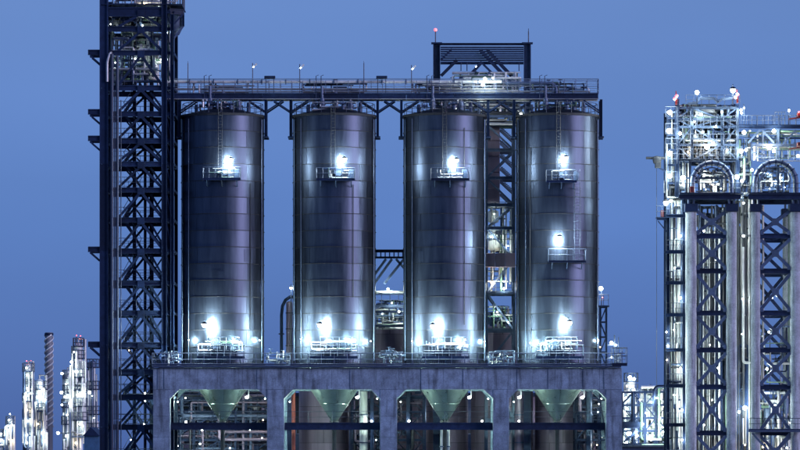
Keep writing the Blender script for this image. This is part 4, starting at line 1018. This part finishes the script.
for (px, py, wt, r) in ((680.5, 236, 50, 0.22), (680.5, 298, 50, 0.22), (680.5, 368, 40, 0.18), (682, 410, 50, 0.22), (675, 268, 30, 0.12), (674, 330, 30, 0.12), (674, 395, 40, 0.16), (682, 440, 40, 0.2), (668, 346, 50, 0.25), (666.5, 332, 20, 0.14), (667, 360, 20, 0.14)):
    lamp(le, P(px, py, YL-0.4), wt*1.8, r)
# bracket platform at the far left with big floodlight
t = thing('side_platform', 'small bracket platform with red light on the left edge of the right unit', 'platform', P(663, 219, YL))
beam(t, P(657, 219, YL), P(667, 219, YL), 0.25, 0.2); MB().beam(P(658, 221, YL), P(667, 232, YL), 0.12, 0.1, 'L').build('brace', 'steel', t)
MB().box(X(656.5,YL), X(667,YL), YL, YL+1.6, Z(217.5,YL), Z(217,YL)).build('floor_plate', 'steel', t)
railing_mb([P(656.8, 217, YL), P(667, 217, YL)], 1.1, 0.5, 0.03).build('railing', 'rail', t)
MB().chbox(X(661,YL), X(664,YL), YL+0.4, YL+0.7, Z(217,YL), Z(210,YL), 0.03).build('red_box', 'red', t)
floodlight(P(666, 203, YL-0.8), 'large floodlight at the left edge of the right unit above the bracket platform', 260, 0.5, arm=0.9, group='floodlights on the right unit')
floodlight(P(671, 201, YL-0.8), 'floodlight right beside the large one at the left edge of the right unit', 120, 0.34, arm=0.9, group='floodlights on the right unit')
t = thing('hoist_boom', 'dark hoist boom with motor sticking out left from the right unit', 'hoist', P(660, 159, YL))
MB().tube([P(646, 158, YL), P(666, 158, YL)], 0.13, 8).build('boom', 'dark', t)
MB().lathe([(0.001,-0.4),(0.36,-0.3),(0.42,0),(0.36,0.4),(0.001,0.5)], P(656.5, 160, YL), 14, axis='x').build('motor', 'dark', t)
MB().chbox(X(655,YL), X(661,YL), YL-0.3, YL+0.4, Z(168,YL), Z(161,YL), 0.06).build('winch', 'dark', t)
MB().beam(P(656, 166, YL), P(667, 172, YL), 0.16, 0.14, 'L').build('brace', 'steel', t)
MB().tube([P(656.6, 168, YL), P(656.6, 386, YL)], 0.022, 4).build('cable', 'dark', t)

# upper steel module
YU = -1.5
um = thing('steel_module', 'crowded brightly lit steel module of pipes above the left concrete columns', 'process module', (X(702, YU), YU+3, Z(199, YU)))
truss(um, [677, 692, 722, 737.5], [108, 119, 127, 145, 160], YU, YU+6, 0.24, 0.24, '/', 0.14, 'steel_mid')
truss(um, [677, 690, 737.5], [160, 178, 197], YU, YU+6, 0.24, 0.2, None, 0.14, 'steel')
for a, b in ((668, 677),): 
    for y in (118, 135, 150, 165, 183): beam(um, P(a, y, YU), P(b, y, YU), 0.2, 0.2); railing_mb([P(665.5, y-1, YU-0.3), P(677, y-1, YU-0.3)], 1.05, 0.5, 0.03).build('railing', 'rail', um)
beam(um, P(677, 197, YU), P(677, 99, YU), 0.42, 0.4, 'H', 'column', 'steel')
# roof of folded plates
for pts in (((688, 104), (697, 102.5), (700, 98), (714, 98), (718, 102.5), (722, 99), (737, 98)),):
    for i in range(len(pts)-1):
        MB().beam(P(*pts[i], YU-0.2), P(*pts[i+1], YU-0.2), 0.22, 0.5, 'box').build('roof_pipe', 'steel_mid', um)
railing_mb([P(686, 104, YU), P(740, 104, YU)], 0.9, 0.8, 0.025).build('railing', 'rail', um)
for y in (127, 145, 160): 
    railing_mb([P(677, y-1, YU-0.3), P(737, y-1, YU-0.3)], 1.0, 0.7, 0.028).build('railing', 'rail', um)
for a, b in ((119.5, 127), (134, 140)):
    for x0, x1 in ((700, 712), (723, 736)): MB().chbox(X(x0,YU), X(x1,YU), YU+1.2, YU+3, Z(b,YU), Z(a,YU), 0.05).build('equipment_box', 'dark', um)
vessel_mb(YU+1, Z(112,YU), X(694,YU), X(716,YU), 0.55, horizontal=True).build('drum', 'pipe', um)
vessel_mb(YU+1, Z(138,YU), X(684,YU), X(704,YU), 0.5, horizontal=True).build('drum', 'pale', um)
vessel_mb(X(684,YU), YU+1, Z(190,YU), Z(164,YU), 0.55).build('vessel', 'pale', um)
vessel_mb(X(729,YU), YU+1, Z(158,YU), Z(140,YU), 0.5).build('vessel', 'pipe', um)
tangle(um, X(678,YU), X(738,YU), YU+0.2, YU+4, Z(162,YU), Z(104,YU), 150, 91, (0.04, 0.15), valves=0.2, mats=('pipe','steel','steel_mid','steel','green','dark','dark'))
tangle(um, X(667,YU), X(690,YU), YU+0.2, YU+4, Z(197,YU), Z(112,YU), 70, 92, (0.04, 0.14), valves=0.2, vert=0.6, mats=('pipe','steel','steel_mid','dark'))
tangle(um, X(734,YU), X(752,YU), YU+0.2, YU+4, Z(198,YU), Z(130,YU), 55, 93, (0.04, 0.14), valves=0.2, vert=0.5, mats=('pipe','green','steel_mid','steel','dark'))
for (px, py, wt, r) in ((670, 112.5, 130, 0.36), (669, 131, 150, 0.40), (680, 133.5, 60, 0.26), (669.5, 153.5, 130, 0.40), (669.5, 176, 110, 0.36), (683, 178, 130, 0.40), (697, 92.5, 110, 0.34), (701, 114.5, 60, 0.25), (707, 147, 130, 0.40), (713, 143.5, 50, 0.26), (741, 110, 50, 0.2), (741.5, 113, 40, 0.18),
                    (744, 132.5, 110, 0.32), (741, 151, 100, 0.34), (746, 150, 60, 0.24), (737, 177, 110, 0.36), (742, 181, 60, 0.25), (703, 132, 40, 0.18), (722, 112, 30, 0.16), (688, 152, 30, 0.15), (727, 150, 30, 0.15), (694, 122, 30, 0.13), (716, 126, 30, 0.12)):
    lamp(um, P(px, py, YU-0.7), wt*1.5, r*1.25)
beam(um, P(697, 104, YU-0.7), P(697, 95, YU-0.7), 0.1, 0.1, 'L', 'lamp_post', 'rail'); beam(um, P(733, 104, YU-0.7), P(733, 93, YU-0.7), 0.1, 0.1, 'L', 'lamp_post', 'rail')
floodlight(P(733, 90.5, YU-0.9), 'brightest floodlight on the roof of the steel module, beside the red beacon', 260, 0.5, post=1.3, group='floodlights on the right unit')
for px, y0, lab in ((676, 96, 'red beacon stack on the top left corner of the steel module'), (737, 94.5, 'red beacon on the top right corner of the steel module')):
    t = thing('red_beacon', lab, 'beacon', P(px, y0+12, YU-0.5))
    MB().chbox(X(px,YU)-0.10, X(px,YU)+0.10, YU-0.6, YU-0.4, Z(y0+9,YU), Z(y0+3,YU), 0.02).build('housing', 'red', t)
    MB().tube([P(px, y0+3, YU-0.55), P(px, y0-5, YU-0.55)], 0.05, 5).build('rod', 'red', t)
    for dx, dy in ((0.6, 0), (-1.3, 2.8)): lamp(t, P(px+dx, y0+dy, YU-0.7), 22, 0.34, 'glow_red', (1, 0.12, 0.1), hood=False)
# arched ducts on the deck
def arch(cx, halfw, ytop, ybase, Y, label, seed):
    t = thing('arched_duct', label, 'arched duct', P(cx, ybase, Y), 'arched ducts on the concrete columns')
    hw = halfw*0.1*S(Y); zc = Z(ytop, Y)-hw
    for dY, rr in ((0, 0.24), (0.85, 0.22)):
        pts = [(X(cx,Y)-hw, Y+dY, Z(ybase,Y))]+[(X(cx,Y)-hw*math.cos(a*PI/16), Y+dY, zc+hw*math.sin(a*PI/16)) for a in range(17)]+[(X(cx,Y)+hw, Y+dY, Z(ybase,Y))]
        k = 4; n_ = len(pts)
        for j in range(k):
            seg = pts[j*(n_-1)//k:(j+1)*(n_-1)//k+1]; MB().tube(seg, rr, 10).build('duct_section', 'steel_mid' if dY == 0 else 'dark', t)
    pts = [(X(cx,Y)-(hw-0.5)*math.cos(a*PI/16), Y+0.2, zc+(hw-0.5)*math.sin(a*PI/16)) for a in range(17)]
    for a in range(1, 10):
        an = PI*a/10; c0 = Vector((X(cx,Y)-hw*math.cos(an), Y, zc+hw*math.sin(an))); d_ = Vector((math.sin(an), 0, math.cos(an)))
        MB().tube([c0-d_*0.05, c0+d_*0.05], 0.31, 12).build('clamp_band', 'steel', t)
    MB().tube(pts, 0.07, 6).build('inner_ring', 'steel_mid', t)
    for a in range(1, 8):
        an = a*PI/8; c0 = Vector((X(cx,Y), Y, zc)); d_ = Vector((-math.cos(an), 0, math.sin(an)))
        MB().beam(c0+d_*(hw-0.5)+Vector((0,0.2,0)), c0+d_*(hw-0.2)+Vector((0,0.05,0)), 0.08, 0.06, 'box').build('spoke', 'steel_mid', t)
    railing_mb([P(cx-halfw*0.65, ytop-2, Y-0.35), P(cx+halfw*0.65, ytop-2, Y-0.35)], 0.9, 0.6, 0.025).build('railing', 'rail', t)
    tangle(t, X(cx,Y)-hw*0.75, X(cx,Y)+hw*0.75, Y+1.2, Y+3.4, Z(ybase,Y), Z(ytop+5,Y), 46, seed, (0.05, 0.14), vert=0.65, valves=0.2, mats=('pipe','steel','steel_mid','dark'))
    for dx, dz in ((-8, 12), (6, 16), (0, 22), (9, 26), (-6, 27)): lamp(t, P(cx+dx, ytop+dz, Y+1.0), 34, 0.11)
arch(712, 19.5, 162.5, 193, YR-0.3, 'left arched duct above the concrete columns, full of lit pipes', 95)
arch(775.5, 20.5, 161.5, 193, YR-0.3, 'right arched duct above the concrete columns, near the picture edge', 96)
t = thing('red_cabinet', 'small red cabinet at the foot of the left arched duct', 'cabinet', P(691, 193, YR-0.9))
MB().chbox(X(689,YR), X(693.5,YR), YR-1.2, YR-0.9, Z(193,YR), Z(187,YR), 0.04).build('body', 'red', t)
MB().box(X(689.6,YR), X(692.9,YR), YR-1.23, YR-1.203, Z(192.3,YR), Z(187.7,YR)).build('door', 'red', t)
# high walkway to the right edge
hw_ = thing('high_walkway', 'high railed walkway leading right from the steel module to the picture edge', 'walkway', P(772, 127, YU))
beam(hw_, P(738, 127, YU), P(812, 127, YU), 0.34, 0.25); MB().box(X(738,YU), X(812,YU), YU, YU+1.4, Z(125,YU), Z(124.5,YU)).build('floor_plate', 'steel', hw_)
railing_mb([P(741, 125, YU-0.05), P(812, 125, YU-0.05)], 0.95, 0.55, 0.025).build('railing', 'rail', hw_)
railing_mb([P(741, 125, YU+1.35), P(812, 125, YU+1.35)], 0.95, 0.75, 0.025).build('railing', 'rail', hw_)
railing_mb([P(775, 125, YU-0.1), P(785, 125, YU-0.1)], 1.3, 0.3, 0.025).build('gate', 'rail', hw_)
for a, b in ((760, 748), (762, 774), (796, 784)): MB().beam(P(a, 130, YU), P(b, 143, YU), 0.18, 0.14, 'L').build('brace', 'steel_mid', hw_)
for px in (778, 806): beam(hw_, P(px, 193, YU+0.2), P(px, 129, YU+0.2), 0.24, 0.2, 'H', 'column', 'steel_mid')
beam(hw_, P(752, 145, YU), P(812, 145, YU), 0.24, 0.2, 'H', 'beam', 'steel_mid'); railing_mb([P(752, 160, YU-0.1), P(812, 160, YU-0.1)], 1.0, 0.6, 0.025).build('railing', 'rail', hw_)
for px, y0 in ((744, 104), (789, 111)):
    MB().tube([P(px, 125, YU), P(px, y0, YU)], 0.045, 5).build('lamp_post', 'rail', hw_)
tangle(hw_, X(748,YU), X(810,YU), YU+0.3, YU+3, Z(160,YU), Z(131,YU), 36, 97, (0.04, 0.12), vert=0.35, valves=0.3)
for (px, py, wt, r) in ((774, 131, 100, 0.33), (789, 110.5, 30, 0.2), (744, 108, 15, 0.14), (769, 147, 150, 0.44), (774, 151, 60, 0.3), (755, 157, 30, 0.16), (798, 156, 60, 0.25), (796, 180, 60, 0.25), (752, 170, 50, 0.22)):
    lamp(hw_, P(px, py, YU-0.6), wt*1.5, r*1.2)
t = thing('red_crane', 'red painted jib machinery at the right picture edge on the high walkway', 'jib crane', P(800, 150, YU))
for y in (113, 143): 
    MB().chbox(X(796,YU), X(803,YU), YU-1.2, YU-0.5, Z(y+4.5,YU), Z(y,YU), 0.06).build('winch_housing', 'red', t)
    MB().tube([P(789, y+6, YU-0.9), P(804, y+4, YU-0.9)], 0.09, 6).build('jib', 'red', t)
beam(t, P(801.5, 175, YU-0.9), P(801.5, 108, YU-0.9), 0.2, 0.2, 'H', 'mast', 'steel'); lamp(t, P(799, 112, YU-1.4), 12, 0.2, 'glow_red', (1, 0.12, 0.1), hood=False)

# ------------------------------------------------------------------ far process columns
def far_column(px, ytop, rpx, Y, label, floors, lamps, name='distillation_column', cat='process column', mats='pale', seed=1, neck=True, group='far process columns at the left'):
    t = thing(name, label, cat, (X(px, Y), Y, 0), group); s = S(Y); r = rpx*0.1*s; x = X(px, Y); zt = Z(ytop, Y)
    segs = 7
    for i in range(segs):
        z0, z1 = zt*i/segs, zt*(i+1)/segs-0.04
        MB().lathe([(r, z0), (r, z1), (r*0.97, z1+0.04)], (x, Y, 0), 16).build('shell_section', mats, t)
    MB().lathe([(r, 0), (r*0.85, r*0.4), (r*0.4, r*0.7), (0.001, r*0.75)], (x, Y, zt), 16).build('dome', mats, t)
    if neck: MB().tube([(x, Y, zt+r*0.6), (x, Y, zt+r*1.6), (x+r*1.6, Y, zt+r*1.6), (x+r*1.6, Y, 2)], r*0.22, 8).build('overhead_pipe', 'pipe', t)
    rnd = random.Random(seed)
    for (y, hw) in floors:
        z = Z(y, Y); w_ = hw*0.1*s
        pl = MB().lathe([(r+0.02, 0), (w_, 0), (w_, 0.12*s), (r+0.02, 0.12*s)], (x, Y, z), 14).build('platform', 'steel', t)
        railing_mb([(x+w_*math.cos(a*PI/6), Y+w_*math.sin(a*PI/6), z) for a in range(12)], 1.1*s*0.8, 1.4*s, 0.035*s, closed=True).build('railing', 'rail', pl)
    tangle(t, x-r*1.9, x+r*1.9, Y-r*1.9, Y-r*1.1, 3, zt-1, 22, seed, (0.05*s, 0.12*s), vert=0.8, mats=('pipe','pale','steel_mid'))
    MB().beam((x-r*1.35, Y-r*0.6, 0), (x-r*1.35, Y-r*0.6, zt), 0.3*s, 0.08*s, 'L').build('ladder', 'rail', t)
    for (lx, ly, wt, rr) in lamps:
        MB().tube([P(lx, ly, Y-r*1.3-0.9), (x+(X(lx,Y)-x)*0.3, Y-r*0.5, Z(ly, Y))], 0.05*s, 4).build('lamp_arm', 'rail', t)
        lamp(t, P(lx, ly, Y-r*1.3-1.0), wt*s*s*(0.26 if Y > 200 else 0.7), rr*s)
    return t
YFAR = 300
far_column(28.5, 366, 3.0, YFAR, 'slim lit process column left of the striped chimney', [(372, 6), (388, 5.5), (402, 6), (418, 6), (436, 6)],
    [(26.5, 368, 70, 0.2), (27, 375, 60, 0.18), (27, 388, 60, 0.18), (25, 397.5, 90, 0.26), (27, 410, 50, 0.18), (28, 421, 60, 0.2), (27, 435, 50, 0.18), (27, 443, 50, 0.18)], seed=101)
far_column(39.5, 382, 4.2, YFAR+15, 'thick lit process column directly in front of the striped chimney', [(390, 8), (412, 9), (430, 8)],
    [(40, 383, 90, 0.26), (43, 389.5, 100, 0.3), (38, 397, 90, 0.3), (45, 400, 50, 0.2), (36, 403, 60, 0.2), (43, 433, 90, 0.34), (45, 441, 90, 0.3), (38, 424, 40, 0.16)], seed=102)
far_column(78.5, 346, 4.2, YFAR, 'tallest lit process column at the left, beside the stair tower', [(347, 5.5), (359, 6), (378, 9), (391, 8), (407, 9), (421, 10)],
    [(71.5, 362, 80, 0.24), (76.5, 371.5, 90, 0.3), (62, 373.5, 60, 0.25), (61.5, 392.5, 90, 0.3), (78, 395, 80, 0.3), (89.5, 392.5, 90, 0.3), (70, 403.5, 80, 0.28), (62, 405, 50, 0.2), (58, 433, 80, 0.3), (80, 424, 50, 0.2), (76, 443, 50, 0.22), (87, 434, 40, 0.18), (74, 352, 30, 0.15)], seed=103)
far_column(67.5, 372, 2.6, YFAR+8, 'thinner lit column just left of the tallest process column', [(379, 5), (394, 5), (408, 6), (425, 6)],
    [(66, 384, 50, 0.18), (65, 397, 60, 0.22), (67, 415, 50, 0.18), (66, 436, 50, 0.18)], seed=104)
far_column(10.5, 420, 2.6, YFAR+60, 'short lit process column near the left picture edge', [(425, 4.5), (434, 4.5), (444, 5)],
    [(10, 414, 30, 0.12), (9, 420, 60, 0.18), (12, 425, 50, 0.18), (9, 430, 60, 0.2), (12, 441, 50, 0.2)], seed=105)
far_column(0.5, 434, 1.8, YFAR+60, 'small lit column cut off by the left picture edge', [(438, 3.5)], [(1, 434, 50, 0.2), (0, 441, 50, 0.2)], seed=106, neck=False)
far_column(93, 362, 2.6, YFAR+20, 'dim column half hidden behind the stair tower', [(368, 7), (390, 7), (415, 8), (432, 8)], [(92, 396, 10, 0.1), (94, 418, 10, 0.1)], seed=107, neck=False, mats='steel_mid')
# chimney with helical strakes
Y = YFAR+25; t = thing('striped_chimney', 'tall plain chimney wound with a spiral strake at the left', 'chimney', (X(49, Y), Y, 0))
r = 0.4*S(Y); zt = Z(332.5, Y); x = X(49, Y)
MB().lathe([(r, 0), (r*0.93, zt), (r*0.8, zt), (r*0.8, zt-1.0)], (x, Y, 0), 20).build('flue', 'chimney', t)
for k in range(3):
    pts = []; n_ = 90
    for i in range(n_+1):
        z = zt*0.35+(zt*0.65-0.4)*i/n_; a = 2*PI*(i/n_*5.2)+k*2*PI/3; pts.append((x+r*1.04*math.cos(a), Y+r*1.04*math.sin(a), z))
    MB().tube(pts, 0.13, 5).build('strake', 'pale', t)
MB().lathe([(r, zt-0.5), (r*1.12, zt-0.5), (r*1.12, zt-0.1), (r, zt-0.1)], (x, Y, 0), 20).build('rim', 'steel', t)
for px, y, lab in ((76.5, 335.5, 'left of two white-red beacons atop the tallest process column'), (80.5, 336, 'right of two white-red beacons atop the tallest process column')):
    t = thing('column_beacon', lab, 'beacon', P(px, 343, YFAR)); MB().tube([P(px, 345, YFAR), P(px, y+1, YFAR)], 0.08, 5).build('rod', 'rail', t)
    lamp(t, P(px, y, YFAR), 10, 0.22, 'glow_red', (1, 0.3, 0.3), hood=False)
t = thing('column_beacon', 'pair of red beacons atop the slim column left of the chimney', 'beacon', P(29, 364, YFAR)); MB().tube([P(29, 366, YFAR), P(29, 361, YFAR)], 0.1, 5).build('rod', 'rail', t)
for dx in (-2.5, 2): lamp(t, P(29+dx, 361, YFAR), 10, 0.2, 'glow_red', (1, 0.25, 0.3), hood=False)
t = thing('storage_shed', 'low blue shed at the foot of the tallest process column', 'shed', (X(90, 250), 250, 0))
MB().box(X(84,250), X(99,250), 250, 262, 0, Z(436,250)).build('wall', surf('blue_cladding', (0.05, 0.14, 0.26), 0.6), t)
hexa_ = MB(); hexa(hexa_, [(X(83,250), Z(436,250)), (X(100,250), Z(436,250)), (X(91,250), Z(427,250))], 249.5, 262.5); hexa_.build('roof', M['steel'], t)
# far plant at the right, between the frame and the right unit
Yq = 150
G = 'far process units between silos and right unit'
far_column(631, 382, 4.3, Yq, 'lit white column right behind the right end of the concrete frame', [(382, 7), (393, 7), (412, 8), (424, 8)],
    [(630, 377.5, 130, 0.36), (634, 379, 80, 0.28), (627, 386, 40, 0.16), (631, 394, 60, 0.2), (626, 398, 60, 0.2), (627, 409, 60, 0.24), (633, 414, 40, 0.16), (630, 433, 130, 0.5), (637, 436, 70, 0.3), (626, 443, 60, 0.3)], seed=111, group=G, neck=False)
far_column(647, 412, 4.0, Yq+20, 'squat lit vessel in the middle of the far right cluster', [(414, 8), (427, 9)],
    [(649, 415, 70, 0.26), (643, 409, 30, 0.12), (652, 422, 30, 0.14), (646, 438, 60, 0.24)], seed=112, group=G)
far_column(658, 410, 4.6, Yq, 'broad lit drum next to the left edge of the right unit', [(412, 8), (422, 9)],
    [(655, 396, 30, 0.14), (660, 400, 30, 0.14), (664, 394, 40, 0.2), (662, 405, 30, 0.14), (658, 434, 130, 0.45), (664, 437, 70, 0.3), (652, 437, 50, 0.22)], seed=113, group=G, neck=False)
t = thing('far_pipe_rack', 'lit pipe rack of a far unit, low between frame and right unit', 'pipe rack', (X(645, Yq), Yq-6, 0))
truss(t, [622, 634, 645, 656, 668], [392, 405, 418, 431, 444, 478], Yq-8, Yq-4, 0.3, 0.26, '/', 0.14, 'steel')
tangle(t, X(638,Yq), X(667,Yq), Yq-8, Yq-4, Z(448,Yq), Z(388,Yq), 110, 121, (0.07, 0.22), valves=0.3, mats=('pale','pipe','pale','steel_mid','green'))
MB().tube(rounded([P(654, 412, Yq-9), P(654, 390, Yq-9), P(657, 386.5, Yq-9), P(667, 386.5, Yq-9), P(670, 392, Yq-9)], 0.5), 0.22, 8).build('hoop_pipe', 'steel', t)
beam(t, P(622, 425, Yq-9), P(640, 425, Yq-9), 0.9, 0.4); MB().beam(P(638, 430, Yq-9), P(624, 442, Yq-9), 0.3, 0.2, 'L').build('brace', 'steel', t)
for (px, py, wt, r) in ((640, 400, 90, 0.2), (643, 424, 120, 0.24), (651, 402, 90, 0.2), (668, 412, 90, 0.2), (657, 398, 120, 0.24), (636, 432, 160, 0.3), (650, 436, 160, 0.3), (663, 432, 160, 0.3), (646, 413, 90, 0.2), (660, 418, 90, 0.2)): lamp(t, P(px, py, Yq-9.4), wt*1.6, r)
t = thing('low_roof_building', 'low flat building with a pale green roof edge at the bottom right of the frame', 'building', (X(650, Yq-30), Yq-30, 0))
MB().box(X(622,Yq-30), X(690,Yq-30), Yq-30, Yq-20, 0, Z(447,Yq-30)).build('wall', 'steel_mid', t)
MB().box(X(621,Yq-30), X(691,Yq-30), Yq-30.5, Yq-19.5, Z(447,Yq-30), Z(445,Yq-30)).build('roof', 'hopper', t)

print('lights', NL[0], 'objects', len(bpy.data.objects))
